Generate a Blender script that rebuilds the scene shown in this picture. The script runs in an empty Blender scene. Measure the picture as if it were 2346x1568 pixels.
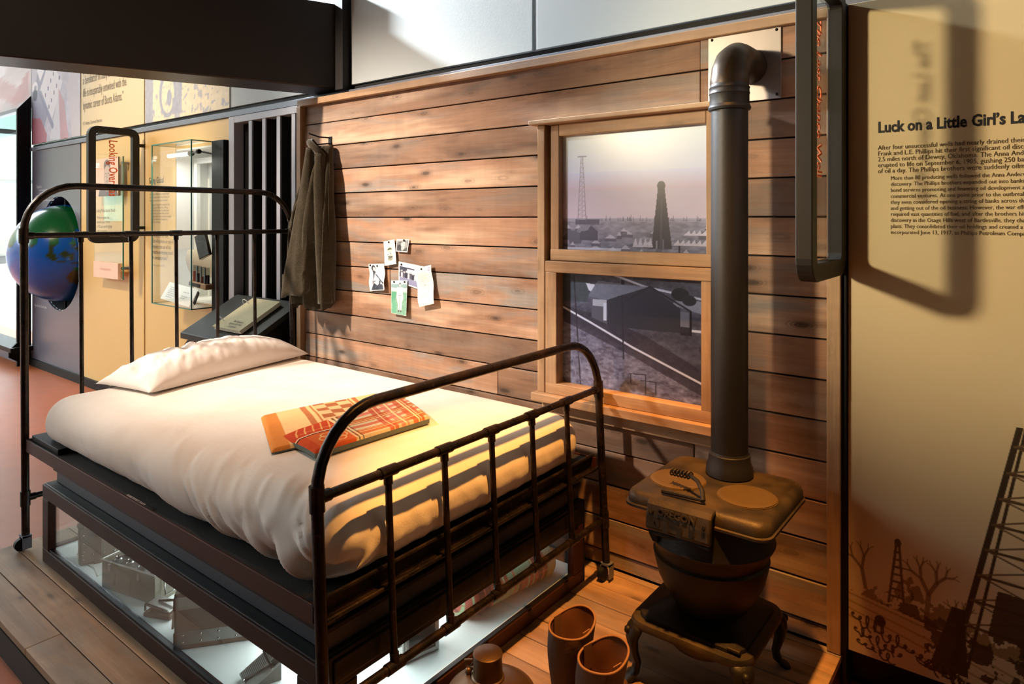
import bpy, math, random
import numpy as np
from mathutils import Vector, Matrix, Euler

random.seed(7)
SC = bpy.context.scene
COL = SC.collection

# ---------------------------------------------------------------- camera
# X runs along the plank wall (to the right), Y into the wall, Z up; platform floor is z = 0
cam_d = bpy.data.cameras.new('camera'); cam = bpy.data.objects.new('camera', cam_d); COL.objects.link(cam)
cam.location = (0, 0, 1.35)
cam.rotation_euler = (math.radians(90), 0, math.radians(37.8))
cam_d.sensor_width = 36.0; cam_d.sensor_fit = 'HORIZONTAL'
cam_d.lens = 36.0 * 1545.0 / 2346.0
cam_d.shift_x = 0.0; cam_d.shift_y = -284.0 / 2346.0
cam_d.clip_start = 0.05; cam_d.clip_end = 300
SC.camera = cam

# ---------------------------------------------------------------- world, exposure
w = bpy.data.worlds.new('overcast_sky'); SC.world = w; w.use_nodes = True
bg = w.node_tree.nodes['Background']
bg.inputs['Color'].default_value = (0.86, 0.93, 1.0, 1)
bg.inputs['Strength'].default_value = 8.0
SC.view_settings.view_transform = 'Standard'
SC.view_settings.look = 'None'
SC.view_settings.exposure = 0.36
SC.view_settings.gamma = 1.0
SC.view_settings.use_curve_mapping = False

# ---------------------------------------------------------------- museum spot lamps (ceiling track, outside the frame)
def spot(name, loc, target, energy, color, angle, blend=0.6, radius=0.06):
    d = bpy.data.lights.new(name, 'SPOT'); d.energy = energy; d.color = color
    d.spot_size = math.radians(angle); d.spot_blend = blend; d.shadow_soft_size = radius
    o = bpy.data.objects.new(name, d); COL.objects.link(o); o.location = loc
    o.rotation_euler = (Vector(target) - Vector(loc)).to_track_quat('-Z', 'Y').to_euler()
    return o
spot('track_spot_stove', (-0.70, 1.45, 3.40), (-1.04, 1.70, 0.30), 600, (1.0, 0.41, 0.08), 32, 0.5, 0.04)
spot('track_spot_bed', (-2.00, 1.00, 4.00), (-2.25, 1.55, 0.62), 190, (1.0, 0.62, 0.37), 36, 0.9, 0.07)
spot('track_spot_wall', (-4.50, -1.60, 4.10), (-2.60, 2.29, 1.00), 1950, (1.0, 0.83, 0.68), 31, 0.9, 0.14)
spot('track_spot_panel', (-3.70, -2.20, 2.45), (-0.25, 2.29, 1.75), 900, (1.0, 0.80, 0.52), 25, 0.9, 0.19)
spot('track_spot_upper', (-6.20, 1.95, 4.20), (-1.30, 2.39, 2.60), 4600, (0.88, 0.95, 1.0), 42, 0.8, 0.14)
spot('track_spot_global', (-5.00, -0.60, 4.30), (-5.60, 2.39, 1.30), 480, (1.0, 0.80, 0.55), 52, 0.9, 0.12)

# ---------------------------------------------------------------- helpers
def lin(c):
    return tuple(((v / 255.0) / 12.92 if v <= 10 else (((v / 255.0) + 0.055) / 1.055) ** 2.4) for v in c)
def srgb2lin(a):
    a = np.clip(a, 0, 1)
    return np.where(a <= 0.04045, a / 12.92, ((a + 0.055) / 1.055) ** 2.4)

class NT:
    """small node-tree helper"""
    def __init__(s, name):
        s.m = bpy.data.materials.new(name); s.m.use_nodes = True
        s.t = s.m.node_tree; s.b = s.t.nodes['Principled BSDF']; s.out = s.t.nodes['Material Output']
    def n(s, typ, **kw):
        nd = s.t.nodes.new(typ)
        for k, v in kw.items():
            if k in ('operation', 'data_type', 'blend_type', 'feature', 'noise_dimensions', 'attribute_name', 'interpolation_type', 'wave_type', 'bands_direction', 'clamp_factor'):
                setattr(nd, k, v)
        return nd
    def set(s, sock, v):
        if isinstance(v, bpy.types.NodeSocket): s.t.links.new(v, sock)
        elif isinstance(v, (tuple, list)) and len(v) == 3 and sock.type == 'RGBA': sock.default_value = (*v, 1)
        else: sock.default_value = v
    def coord(s, kind='Object'): return s.n('ShaderNodeTexCoord').outputs[kind]
    def rnd(s): return s.n('ShaderNodeObjectInfo').outputs['Random']
    def math(s, op, a, b=0.0, c=0.0):
        nd = s.n('ShaderNodeMath', operation=op)
        s.set(nd.inputs[0], a); s.set(nd.inputs[1], b); s.set(nd.inputs[2], c)
        return nd.outputs[0]
    def vmath(s, op, a, b):
        nd = s.n('ShaderNodeVectorMath', operation=op); s.set(nd.inputs[0], a); s.set(nd.inputs[1], b)
        return nd.outputs[0]
    def scale(s, v, k):
        nd = s.n('ShaderNodeMapping'); s.set(nd.inputs['Vector'], v); nd.inputs['Scale'].default_value = k
        return nd.outputs[0]
    def noise(s, v, sc, detail=3, rough=0.55, dist=0.0):
        nd = s.n('ShaderNodeTexNoise'); s.set(nd.inputs['Vector'], v)
        nd.inputs['Scale'].default_value = sc; nd.inputs['Detail'].default_value = detail
        nd.inputs['Roughness'].default_value = rough; nd.inputs['Distortion'].default_value = dist
        return nd.outputs['Fac']
    def voro(s, v, sc, rand=1.0):
        nd = s.n('ShaderNodeTexVoronoi'); s.set(nd.inputs['Vector'], v)
        nd.inputs['Scale'].default_value = sc; nd.inputs['Randomness'].default_value = rand
        return nd.outputs['Distance']
    def mapr(s, v, a, b, c=0.0, d=1.0, smooth=False):
        nd = s.n('ShaderNodeMapRange')
        if smooth: nd.interpolation_type = 'SMOOTHSTEP'
        s.set(nd.inputs[0], v)
        for i, x in enumerate((a, b, c, d)): nd.inputs[1 + i].default_value = x
        return nd.outputs[0]
    def mix(s, f, a, b, mode='MIX'):
        nd = s.n('ShaderNodeMix', data_type='RGBA', blend_type=mode)
        s.set(nd.inputs[0], f); s.set(nd.inputs[6], a); s.set(nd.inputs[7], b)
        return nd.outputs[2]
    def bump(s, h, strength=0.3, dist=0.01):
        nd = s.n('ShaderNodeBump'); nd.inputs['Strength'].default_value = strength; nd.inputs['Distance'].default_value = dist
        s.set(nd.inputs['Height'], h); s.t.links.new(nd.outputs[0], s.b.inputs['Normal'])
    def fin(s, col=None, rough=0.5, metal=0.0, spec=0.5):
        if col is not None: s.set(s.b.inputs['Base Color'], col)
        s.set(s.b.inputs['Roughness'], rough); s.set(s.b.inputs['Metallic'], metal)
        s.b.inputs['Specular IOR Level'].default_value = spec
        return s.m

def plain(name, rgb, rough=0.5, metal=0.0, var=0.12, sc=12.0, bump=0.0, bsc=60.0, spec=0.5, bdist=0.004):
    t = NT(name); c = lin(rgb); v = t.coord()
    n = t.noise(v, sc, 4)
    lo = tuple(x * (1 - var) for x in c); hi = tuple(min(1, x * (1 + var)) for x in c)
    col = t.mix(n, lo, hi)
    if bump: t.bump(t.noise(v, bsc, 3), bump, bdist)
    return t.fin(col, rough, metal, spec)

def wood(name, dark, mid, light, grey, axis=0, rough=0.62, greyamt=0.5, knots=1.0, spread=0.35):
    t = NT(name); v = t.coord(); r = t.rnd()
    cmb = t.n('ShaderNodeCombineXYZ')
    t.set(cmb.inputs[0], t.math('MULTIPLY', r, 37.0)); t.set(cmb.inputs[1], t.math('MULTIPLY', r, 91.0)); t.set(cmb.inputs[2], t.math('MULTIPLY', r, 53.0))
    v = t.vmath('ADD', v, cmb.outputs[0])
    def st(a, b):
        k = [b, b, b]; k[axis] = a
        return t.scale(v, tuple(k))
    patch = t.noise(st(1.4, 7.0), 1.0, 4, 0.6, 0.6)
    patch2 = t.noise(st(0.7, 5.0), 1.3, 3, 0.6)
    grain = t.noise(st(5.0, 120.0), 1.0, 5, 0.65, 0.4)
    saw = t.noise(st(26.0, 3.0), 1.0, 2)
    col = t.mix(t.mapr(patch, 0.30, 0.62, smooth=True), lin(dark), lin(mid))
    col = t.mix(t.mapr(patch2, 0.45, 0.72, smooth=True), col, lin(light))
    gm = t.math('MULTIPLY', t.mapr(t.noise(st(1.0, 6.0), 1.0, 4, 0.65, 0.8), 0.45, 0.70, smooth=True), greyamt)
    gm = t.math('MULTIPLY', gm, t.mapr(r, 0.0, 1.0, 0.35, 1.3))
    col = t.mix(gm, col, lin(grey))
    tone = t.mapr(r, 0, 1, 1 - spread, 1 + spread * 0.7)
    gcol = t.n('ShaderNodeCombineColor')
    g = t.math('MULTIPLY', t.mapr(grain, 0.25, 0.75, 0.80, 1.14), tone)
    g = t.math('MULTIPLY', g, t.mapr(saw, 0.3, 0.7, 0.95, 1.05))
    for i in range(3): t.set(gcol.inputs[i], g)
    col = t.mix(1.0, col, gcol.outputs[0], 'MULTIPLY')
    if knots:
        kk = [13.0, 13.0, 13.0]; kk[axis] = 4.6
        wob = t.noise(t.scale(v, (9, 9, 9)), 1.0, 2)
        d = t.voro(t.scale(v, tuple(kk)), 1.0, 1.0)
        d = t.math('ADD', d, t.mapr(wob, 0.3, 0.7, -0.03, 0.03))
        core = t.mapr(d, 0.05, 0.17, 1.0, 0.0, True)
        halo = t.mapr(d, 0.10, 0.34, 0.55, 0.0, True)
        ring = t.mapr(t.math('SINE', t.math('MULTIPLY', d, 95.0)), -1, 1, 0.35, 1.0)
        col = t.mix(t.math('MULTIPLY', t.math('MULTIPLY', halo, ring), knots), col, lin(tuple(x * 0.62 for x in dark)))
        col = t.mix(t.math('MULTIPLY', core, 0.75 * knots), col, lin(tuple(x * 0.42 for x in dark)))
    t.bump(grain, 0.25, 0.002)
    return t.fin(col, t.mapr(grain, 0.2, 0.8, rough - 0.08, rough + 0.1), 0.0, 0.35)

def glass_mat(name, tint=(1, 1, 1), refl=1.0):
    t = NT(name); t.t.nodes.remove(t.b)
    tr = t.n('ShaderNodeBsdfTransparent'); tr.inputs[0].default_value = (*tint, 1)
    gl = t.n('ShaderNodeBsdfGlossy'); gl.inputs['Roughness'].default_value = 0.01
    gl.inputs[0].default_value = (refl, refl, refl, 1)
    lw = t.n('ShaderNodeLayerWeight'); lw.inputs[0].default_value = 0.5
    fac = t.math('ADD', t.math('MULTIPLY', t.math('POWER', lw.outputs['Facing'], 5.0), 0.9), 0.045)
    mx = t.n('ShaderNodeMixShader')
    t.set(mx.inputs[0], fac); t.set(mx.inputs[1], tr.outputs[0]); t.set(mx.inputs[2], gl.outputs[0])
    t.t.links.new(mx.outputs[0], t.out.inputs[0])
    return t.m
def emit_mat(name, rgb, strength):
    t = NT(name); t.b.inputs['Emission Color'].default_value = (*lin(rgb), 1); t.b.inputs['Emission Strength'].default_value = strength
    return t.fin(lin(rgb), 0.4)
def print_mat(name, rough=0.45, spec=0.4):
    t = NT(name); a = t.n('ShaderNodeAttribute', attribute_name='Col')
    return t.fin(a.outputs['Color'], rough, 0.0, spec)

ORG = {}
def org(o): return ORG.get(o.name, (0, 0, 0)) if o else (0, 0, 0)

class MB:
    """collects shapes given in world metres; build() links them as one mesh object"""
    def __init__(s): s.v = []; s.f = []; s.sm = []
    def add(s, vs, fs, smooth=False):
        b = len(s.v); s.v += [tuple(map(float, p)) for p in vs]
        s.f += [tuple(b + i for i in f) for f in fs]; s.sm += [smooth] * len(fs)
        return s
    def box(s, x0, x1, y0, y1, z0, z1):
        return s.add([(x0, y0, z0), (x1, y0, z0), (x1, y1, z0), (x0, y1, z0), (x0, y0, z1), (x1, y0, z1), (x1, y1, z1), (x0, y1, z1)],
                     [(0, 3, 2, 1), (4, 5, 6, 7), (0, 1, 5, 4), (1, 2, 6, 5), (2, 3, 7, 6), (3, 0, 4, 7)])
    def obox(s, c, half, M):
        vs = [Vector(c) + M @ Vector((sx * half[0], sy * half[1], sz * half[2])) for sz in (-1, 1) for sx, sy in ((-1, -1), (1, -1), (1, 1), (-1, 1))]
        return s.add(vs, [(0, 3, 2, 1), (4, 5, 6, 7), (0, 1, 5, 4), (1, 2, 6, 5), (2, 3, 7, 6), (3, 0, 4, 7)])
    def prism(s, poly, axis, a, b):
        def P(p, h):
            return {'x': (h, p[0], p[1]), 'y': (p[0], h, p[1]), 'z': (p[0], p[1], h)}[axis]
        n = len(poly)
        vs = [P(p, a) for p in poly] + [P(p, b) for p in poly]
        fs = [tuple(range(n))[::-1], tuple(range(n, 2 * n))] + [(i, (i + 1) % n, n + (i + 1) % n, n + i) for i in range(n)]
        return s.add(vs, fs)
    def rings(s, rings, cap0=True, cap1=True, smooth=True, closed=False):
        n = len(rings[0]); vs = [p for r in rings for p in r]; fs = []
        m = len(rings)
        for i in range(m if closed else m - 1):
            j = (i + 1) % m
            for k in range(n):
                fs.append((i * n + k, i * n + (k + 1) % n, j * n + (k + 1) % n, j * n + k))
        if cap0 and not closed: fs.append(tuple(range(n))[::-1])
        if cap1 and not closed: fs.append(tuple((m - 1) * n + k for k in range(n)))
        return s.add(vs, fs, smooth)
    def tube(s, pts, r, n=10, closed=False, caps=True):
        pts = [Vector(p) for p in pts]; m = len(pts); rings = []
        rr = r if isinstance(r, (list, tuple)) else [r] * m
        up = None
        for i, p in enumerate(pts):
            if closed: t = (pts[(i + 1) % m] - pts[i - 1]).normalized()
            elif i == 0: t = (pts[1] - p).normalized()
            elif i == m - 1: t = (p - pts[i - 1]).normalized()
            else: t = ((pts[i + 1] - p).normalized() + (p - pts[i - 1]).normalized()).normalized()
            if up is None:
                up = Vector((0, 0, 1)) if abs(t.z) < 0.9 else Vector((1, 0, 0))
            a = (up - t * up.dot(t)).normalized(); bb = t.cross(a); up = a
            rings.append([p + (a * math.cos(2 * math.pi * k / n) + bb * math.sin(2 * math.pi * k / n)) * rr[i] for k in range(n)])
        return s.rings(rings, caps, caps, True, closed)
    def lathe(s, prof, c=(0, 0, 0), n=32, M=None, cap0=False, cap1=False):
        rings = []
        for r, z in prof:
            ring = []
            for k in range(n):
                a = 2 * math.pi * k / n; p = Vector((r * math.cos(a), r * math.sin(a), z))
                if M is not None: p = M @ p
                ring.append(p + Vector(c))
            rings.append(ring)
        return s.rings(rings, cap0, cap1, True)
    def ball(s, c, r, n=12, m=8):
        rr = r if isinstance(r, (tuple, list)) else (r, r, r)
        return s.rings([[(c[0] + rr[0] * math.sin(math.pi * max(i, .02 if i == 0 else i) / m if i else .02) * math.cos(2 * math.pi * k / n),
                          c[1] + rr[1] * math.sin(math.pi * i / m if i else .02) * math.sin(2 * math.pi * k / n),
                          c[2] - rr[2] * math.cos(math.pi * i / m)) for k in range(n)] for i in range(m + 1)], True, True)
    def grid(s, P, smooth=True):
        """P: (ny, nx, 3) array"""
        ny, nx = P.shape[:2]; b = len(s.v)
        vs = P.reshape(-1, 3).tolist()
        fs = [(j * nx + i, j * nx + i + 1, (j + 1) * nx + i + 1, (j + 1) * nx + i) for j in range(ny - 1) for i in range(nx - 1)]
        return s.add(vs, fs, smooth)
    def build(s, name, mat, parent=None, loc=None, bevel=0.0, local=False, colors=None, sharp=35, seg=2):
        me = bpy.data.meshes.new(name)
        o0 = loc if loc is not None else (org(parent) if not local else (0, 0, 0))
        vs = [(p[0] - o0[0], p[1] - o0[1], p[2] - o0[2]) for p in s.v] if o0 != (0, 0, 0) else s.v
        me.from_pydata(vs, [], s.f)
        me.polygons.foreach_set('use_smooth', s.sm)
        me.update()
        if any(s.sm): me.set_sharp_from_angle(angle=math.radians(sharp))
        if colors is not None:
            at = me.color_attributes.new('Col', 'FLOAT_COLOR', 'POINT')
            c4 = np.ones((len(s.v), 4), np.float32); c4[:, :3] = colors
            at.data.foreach_set('color', c4.ravel())
        if mat: me.materials.append(mat)
        o = bpy.data.objects.new(name, me); COL.objects.link(o)
        if loc is not None: o.location = loc
        if parent: o.parent = parent
        ORG[o.name] = tuple(loc) if loc is not None else tuple(o0)
        if bevel:
            md = o.modifiers.new('edge', 'BEVEL'); md.width = bevel; md.segments = seg; md.limit_method = 'ANGLE'; md.angle_limit = math.radians(40)
        return o

def tag(o, label=None, cat=None, group=None, kind=None):
    for k, v in (('label', label), ('category', cat), ('group', group), ('kind', kind)):
        if v: o[k] = v
    return o
def thing(name, label, cat, loc, rz=0.0, group=None):
    o = bpy.data.objects.new(name, None); o.empty_display_size = 0.1; COL.objects.link(o)
    o.location = loc; o.rotation_euler = (0, 0, rz); ORG[o.name] = tuple(loc)
    return tag(o, label, cat, group)
def copy_child(o, parent, off=(0, 0, 0)):
    c = o.copy(); COL.objects.link(c); c.parent = parent
    c.location = Vector(o.location) + Vector(off); ORG[c.name] = org(o)
    return c

TEXTS = []
def text(name, body, size, M, mat, parent, sx=1.0, align='LEFT', extrude=0.0, line=1.0, shear=0.0, bold=0.0):
    """flat lettering; M: 4x4 world matrix (x reading direction, y letter-up)"""
    c = bpy.data.curves.new(name, 'FONT'); c.body = body; c.size = size; c.align_x = align
    c.resolution_u = 2; c.extrude = extrude; c.space_line = line; c.shear = shear; c.offset = bold
    t = bpy.data.objects.new('lettering_tmp', c); COL.objects.link(t)
    TEXTS.append((t, name, M @ Matrix.Diagonal((sx, 1, 1, 1)), mat, parent))
def flush_texts():
    bpy.context.view_layer.update(); dg = bpy.context.evaluated_depsgraph_get()
    for t, name, M, mat, parent in TEXTS:
        me = bpy.data.meshes.new_from_object(t.evaluated_get(dg)); me.name = name
        me.transform(Matrix.Translation(-Vector(org(parent))) @ M)
        me.materials.clear(); me.materials.append(mat)
        o = bpy.data.objects.new(name, me); COL.objects.link(o); o.parent = parent
        ORG[o.name] = org(parent)
        c = t.data; bpy.data.objects.remove(t); bpy.data.curves.remove(c)
def wallM(x, y, z): return Matrix.Translation((x, y, z)) @ Matrix.Rotation(math.pi / 2, 4, 'X')
def frameM(o, ex, ey):
    ex = Vector(ex).normalized(); ey = Vector(ey).normalized(); ez = ex.cross(ey)
    return Matrix(((ex.x, ey.x, ez.x, o[0]), (ex.y, ey.y, ez.y, o[1]), (ex.z, ey.z, ez.z, o[2]), (0, 0, 0, 1)))

# value noise in numpy
_rng = np.random.RandomState(3); _L = _rng.rand(64, 64)
def vnoise(x, y, oct=4):
    r = 0; a = 1.0; tot = 0
    for o in range(oct):
        xi = np.floor(x).astype(int); yi = np.floor(y).astype(int); fx = x - xi; fy = y - yi
        fx = fx * fx * (3 - 2 * fx); fy = fy * fy * (3 - 2 * fy)
        g = lambda i, j: _L[(yi + j) % 64, (xi + i) % 64]
        r = r + a * ((g(0, 0) * (1 - fx) + g(1, 0) * fx) * (1 - fy) + (g(0, 1) * (1 - fx) + g(1, 1) * fx) * fy)
        tot += a; a *= 0.5; x = x * 2.03 + 7.1; y = y * 2.03 + 3.7
    return r / tot

class Img:
    """a flat print painted point by point (u right, v up, 0..1), shown as point colours on a fine sheet"""
    def __init__(s, nx, ny, col, aspect=1.0):
        s.nx, s.ny, s.asp = nx, ny, aspect
        s.u, s.v = np.meshgrid(np.linspace(0, 1, nx), np.linspace(0, 1, ny))
        s.a = np.ones((ny, nx, 3)) * (np.array(col) / 255.0)
    def put(s, m, c, al=1.0):
        m = np.clip(np.asarray(m, float), 0, 1)[..., None] * al
        s.a = s.a * (1 - m) + (np.array(c) / 255.0) * m; return s
    def rect(s, u0, v0, u1, v1, c, al=1.0):
        return s.put(((s.u >= u0) & (s.u <= u1) & (s.v >= v0) & (s.v <= v1)).astype(float), c, al)
    def poly(s, pts, c, al=1.0):
        inside = np.zeros_like(s.u, bool); n = len(pts)
        for i in range(n):
            x1, y1 = pts[i]; x2, y2 = pts[(i + 1) % n]
            if y1 == y2: continue
            cr = ((y1 > s.v) != (y2 > s.v)) & (s.u < (x2 - x1) * (s.v - y1) / (y2 - y1) + x1)
            inside ^= cr
        return s.put(inside.astype(float), c, al)
    def line(s, p, q, wd, c, al=1.0):
        ax = s.asp; px, py = p[0] * ax, p[1]; qx, qy = q[0] * ax, q[1]
        dx, dy = qx - px, qy - py; L2 = dx * dx + dy * dy + 1e-12
        t = np.clip(((s.u * ax - px) * dx + (s.v - py) * dy) / L2, 0, 1)
        d = np.hypot(s.u * ax - px - t * dx, s.v - py - t * dy)
        e = 0.7 / s.ny
        return s.put(np.clip((wd / 2 - d) / e + 0.5, 0, 1), c, al)
    def path(s, pts, wd, c, al=1.0):
        for a, b in zip(pts[:-1], pts[1:]): s.line(a, b, wd, c, al)
        return s
    def ell(s, cu, cv, ru, rv, c, al=1.0, soft=0.08):
        d = np.hypot((s.u - cu) / ru, (s.v - cv) / rv)
        return s.put(np.clip((1 - d) / soft + 0.5, 0, 1), c, al)
    def vgrad(s, v0, v1, c0, c1):
        t = np.clip((s.v - v0) / (v1 - v0), 0, 1)[..., None]; m = ((s.v >= v0) & (s.v <= v1))[..., None]
        col = (np.array(c0) * (1 - t) + np.array(c1) * t) / 255.0
        s.a = np.where(m, col, s.a); return s
    def speckle(s, amt, su, sv=None, mask=None, oct=4):
        n = (vnoise(s.u * su + 3.3, s.v * (sv or su) + 8.1, oct) - 0.5) * 2 * amt
        n = n if mask is None else n * mask
        s.a = np.clip(s.a + n[..., None], 0, 1); return s
    def border(s, bu, bv, c=(246, 244, 236)):
        return s.put(((s.u < bu) | (s.u > 1 - bu) | (s.v < bv) | (s.v > 1 - bv)).astype(float), c)
    def grade(s, gain, contrast=1.0, pivot=.5):
        s.a = np.clip(((s.a - pivot) * contrast + pivot) * np.array(gain), 0, 1); return s
    def sheet(s, name, o, ex, ey, mat, parent=None, loc=None, disp=None, thick=0.0):
        o = np.array(o, float); ex = np.array(ex, float); ey = np.array(ey, float)
        P = o + s.u[..., None] * ex + s.v[..., None] * ey
        if disp is not None:
            n = np.cross(ex, ey); n /= np.linalg.norm(n); P = P + disp(s.u, s.v)[..., None] * n
        mb = MB(); mb.grid(P)
        return mb.build(name, mat, parent, loc, colors=srgb2lin(s.a).reshape(-1, 3), sharp=180)
# ---------------------------------------------------------------- materials
M = {}
M['plank'] = wood('weathered_pine', (118, 86, 64), (168, 128, 100), (206, 174, 146), (140, 132, 124), 0, 0.6, 1.1, 1.0, 0.28)
M['deck'] = wood('platform_pine', (122, 94, 68), (156, 122, 92), (180, 146, 112), (138, 126, 112), 0, 0.55, 0.55, 0.7, 0.16)
M['trimwood'] = wood('trim_pine', (148, 114, 82), (176, 140, 104), (198, 164, 126), (150, 138, 122), 0, 0.5, 0.35, 0.35, 0.12)
M['trimwood_v'] = wood('trim_pine_upright', (148, 114, 82), (176, 140, 104), (198, 164, 126), (150, 138, 122), 2, 0.5, 0.35, 0.35, 0.12)
M['black'] = plain('black_paint', (14, 13, 13), 0.55, 0, 0.2, spec=0.25)
M['blackwall'] = plain('black_backing', (16, 15, 15), 0.8, 0, 0.1)
M['alum'] = plain('blue_grey_metal', (112, 116, 128), 0.4, 0.3, 0.06)
M['slatgrey'] = plain('grey_slat_paint', (176, 176, 184), 0.45, 0.1, 0.05)
M['beam'] = plain('dark_brown_soffit', (42, 35, 29), 0.42, 0, 0.08)
M['greypanel'] = plain('pale_grey_panel', (196, 205, 206), 0.55, 0, 0.05, 3.0, 0.06, 90)
M['slatepanel'] = plain('slate_grey_panel', (100, 100, 112), 0.32, 0, 0.03)
M['cream'] = plain('cream_panel', (224, 203, 156), 0.42, 0, 0.03, 4.0, 0.03, 140)
M['yellow'] = plain('warm_cream_panel', (226, 188, 120), 0.4, 0, 0.03, 4.0)
M['carpet'] = plain('red_brown_floor', (172, 90, 40), 0.5, 0, 0.14, 9.0, 0.05, 120)
M['ceil'] = plain('charcoal_ceiling', (70, 68, 66), 0.8, 0, 0.05)
M['plaster'] = plain('brown_plaster', (120, 104, 88), 0.8, 0, 0.05)
M['frame_dk'] = plain('dark_frame_metal', (32, 28, 24), 0.55, 0.0, 0.08, spec=0.3)
M['glass'] = glass_mat('clear_glass', (0.97, 0.985, 0.975))
M['glassedge'] = plain('green_glass_edge', (60, 128, 112), 0.2, 0, 0.1)
M['print'] = print_mat('photo_print', 0.5, 0.35)
M['printgloss'] = print_mat('gloss_print', 0.28, 0.4)
M['clothprint'] = print_mat('woven_cloth', 0.95, 0.1)
M['ink'] = plain('black_ink', (26, 26, 34), 0.6)
M['inkgrey'] = plain('grey_ink', (128, 116, 98), 0.6)
M['inkbrown'] = plain('brown_ink', (86, 70, 46), 0.6)
M['inkwhite'] = plain('white_ink', (228, 228, 230), 0.6)
M['inkorange'] = plain('orange_ink', (240, 100, 34), 0.6)
M['white'] = plain('white_paint', (236, 238, 236), 0.5, 0, 0.03)

# ---------------------------------------------------------------- the hall
FZ = -0.12          # museum floor level
WY = 2.39           # face of the museum panels
mb = MB(); mb.box(-12.0, 6.0, -7.0, 3.1, FZ - 0.1, FZ)
tag(mb.build('floor', M['carpet']), 'red brown smooth museum floor', kind='structure')
mb = MB(); mb.box(-12.0, 6.0, -7.0, 3.1, 5.6, 5.7)
tag(mb.build('ceiling', M['ceil']), 'charcoal hall ceiling', kind='structure')
mb = MB(); mb.box(-7.98, 6.0, 3.0, 3.1, FZ, 5.6); mb.box(-12.0, -7.98, 3.0, 3.1, 2.48, 5.6)
wall_far = tag(mb.build('wall_back', M['blackwall']), 'black backing of the panelled museum wall', kind='structure')
mb = MB(); mb.box(6.0, 6.1, -7.0, 3.1, FZ, 5.6)
tag(mb.build('wall_right', M['plaster']), 'brown end wall of the hall', kind='structure')
# glazed fronts that let the daylight in (left end and behind the camera)
def glazed(name, label, along, fixed, a0, a1, z0, z1, step):
    root = thing(name, label, None, (0, 0, 0)); root['kind'] = 'structure'
    def bx(m, p0, p1, d0, d1, zz0, zz1):
        if along == 'y': m.box(fixed + d0, fixed + d1, p0, p1, zz0, zz1)
        else: m.box(p0, p1, fixed + d0, fixed + d1, zz0, zz1)
    n = int(round((a1 - a0) / step))
    for i in range(n + 1):
        m = MB(); p = a0 + i * step; bx(m, p - 0.03, p + 0.03, -0.06, 0.06, z0, z1); m.build('mullion', M['black'], root)
    for zz in (z0, 2.6, z1 - 0.06):
        m = MB(); bx(m, a0, a1, -0.05, 0.05, zz, zz + 0.06); m.build('transom', M['black'], root)
    for i in range(n):
        m = MB(); p = a0 + i * step; bx(m, p + 0.03, p + step - 0.03, -0.006, 0.006, z0, z1); m.build('pane', M['glass'], root)
    return root
glazed('window_2', 'tall glazed front at the end of the hall', 'y', -12.0, -7.0, 3.0, FZ, 5.6, 2.0)
glazed('window_3', 'tall glazed front behind the viewer', 'x', -7.0, -12.0, -8.0, FZ, 5.6, 2.0)
mb = MB(); mb.box(-8.0, 6.0, -7.1, -7.0, FZ, 5.6)
tag(mb.build('wall_front', M['plaster']), 'brown wall beside the glazed front', kind='structure')

# ---- panelled museum wall, 1.245 m module
JX = [-7.955 + 1.245 * i for i in range(9)]
GAP = 0.011
def panel_box(name, x0, x1, z0, z1, mat, label, cat='panel', y0=WY, th=0.02):
    m = MB(); m.box(x0, x1, y0, y0 + th, z0, z1)
    return tag(m.build(name, mat, loc=((x0 + x1) / 2, y0 + th, z0), bevel=0.002), label, cat)
mb = MB(); mb.box(-7.955, 4.0, 2.375, 2.43, 2.018, 2.055)
tag(mb.build('trim_1', M['alum'], bevel=0.003), 'blue grey metal rail between upper and lower panels', kind='structure')
mb = MB()
mb.box(-7.955, 4.0, 2.405, 2.44, 2.055, 2.082); mb.box(-6.0, 4.0, 2.36, 2.44, FZ, 0.012)
mb.box(-7.93, -6.0, 2.37, 2.44, FZ, -0.05)
tag(mb.build('baseboard_back', M['black']), 'black plinth and shadow gap of the museum wall', kind='structure')
# upper row
up_lab = {3: 'plain pale grey upper panel between dark soffit beam and cream photograph panel',
          4: 'pale grey upper panel right beside the dark soffit beam', 5: 'pale grey upper panel above the cabin window and stove pipe'}
Z1 = 3.3
for k in (3, 4, 5):
    x0 = JX[k] + GAP; x1 = JX[k + 1] - GAP
    if k == 3: x1 = -3.06
    if k == 4: x0 = -2.975
    panel_box('wall_panel', x0, x1, 2.084, Z1, M['greypanel'], up_lab[k])
panel_box('wall_panel', JX[6] + GAP, JX[7] - GAP, 2.06, Z1, M['greypanel'], 'pale grey upper panel above the cream story panel')
# upper photograph panels (flat prints)
def photo_panel(x0, x1, z0, z1, img, label, mat=None):
    root = thing('photo_panel', label, 'panel', ((x0 + x1) / 2, WY + 0.02, z0))
    m = MB(); m.box(x0, x1, WY, WY + 0.02, z0, z1); m.build('board', M['white'], root)
    img.sheet('print', (x0, WY - 0.001, z0), (x1 - x0, 0, 0), (0, 0, z1 - z0), mat or M['print'], root)
    return root
im = Img(150, 130, (206, 206, 220), 1.0)     # hand on a control console, washed out
im.speckle(0.10, 5, 5); im.speckle(0.05, 30, 30)
im.poly([(0, .42), (.55, 1), (.9, 1), (.2, .0), (0, .0)], (150, 152, 178), .8)
im.poly([(.18, .42), (.40, .66), (.66, .44), (.44, .16)], (232, 232, 240))
for i in range(5):
    for j in range(2):
        a = .30 + .055 * i + .07 * j; b = .36 + .05 * i - .10 * j
        im.rect(a, b, a + .022, b + .03, (120, 120, 150))
im.poly([(.12, .60), (.20, .66), (.28, .57), (.19, .50)], (240, 240, 246))
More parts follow.
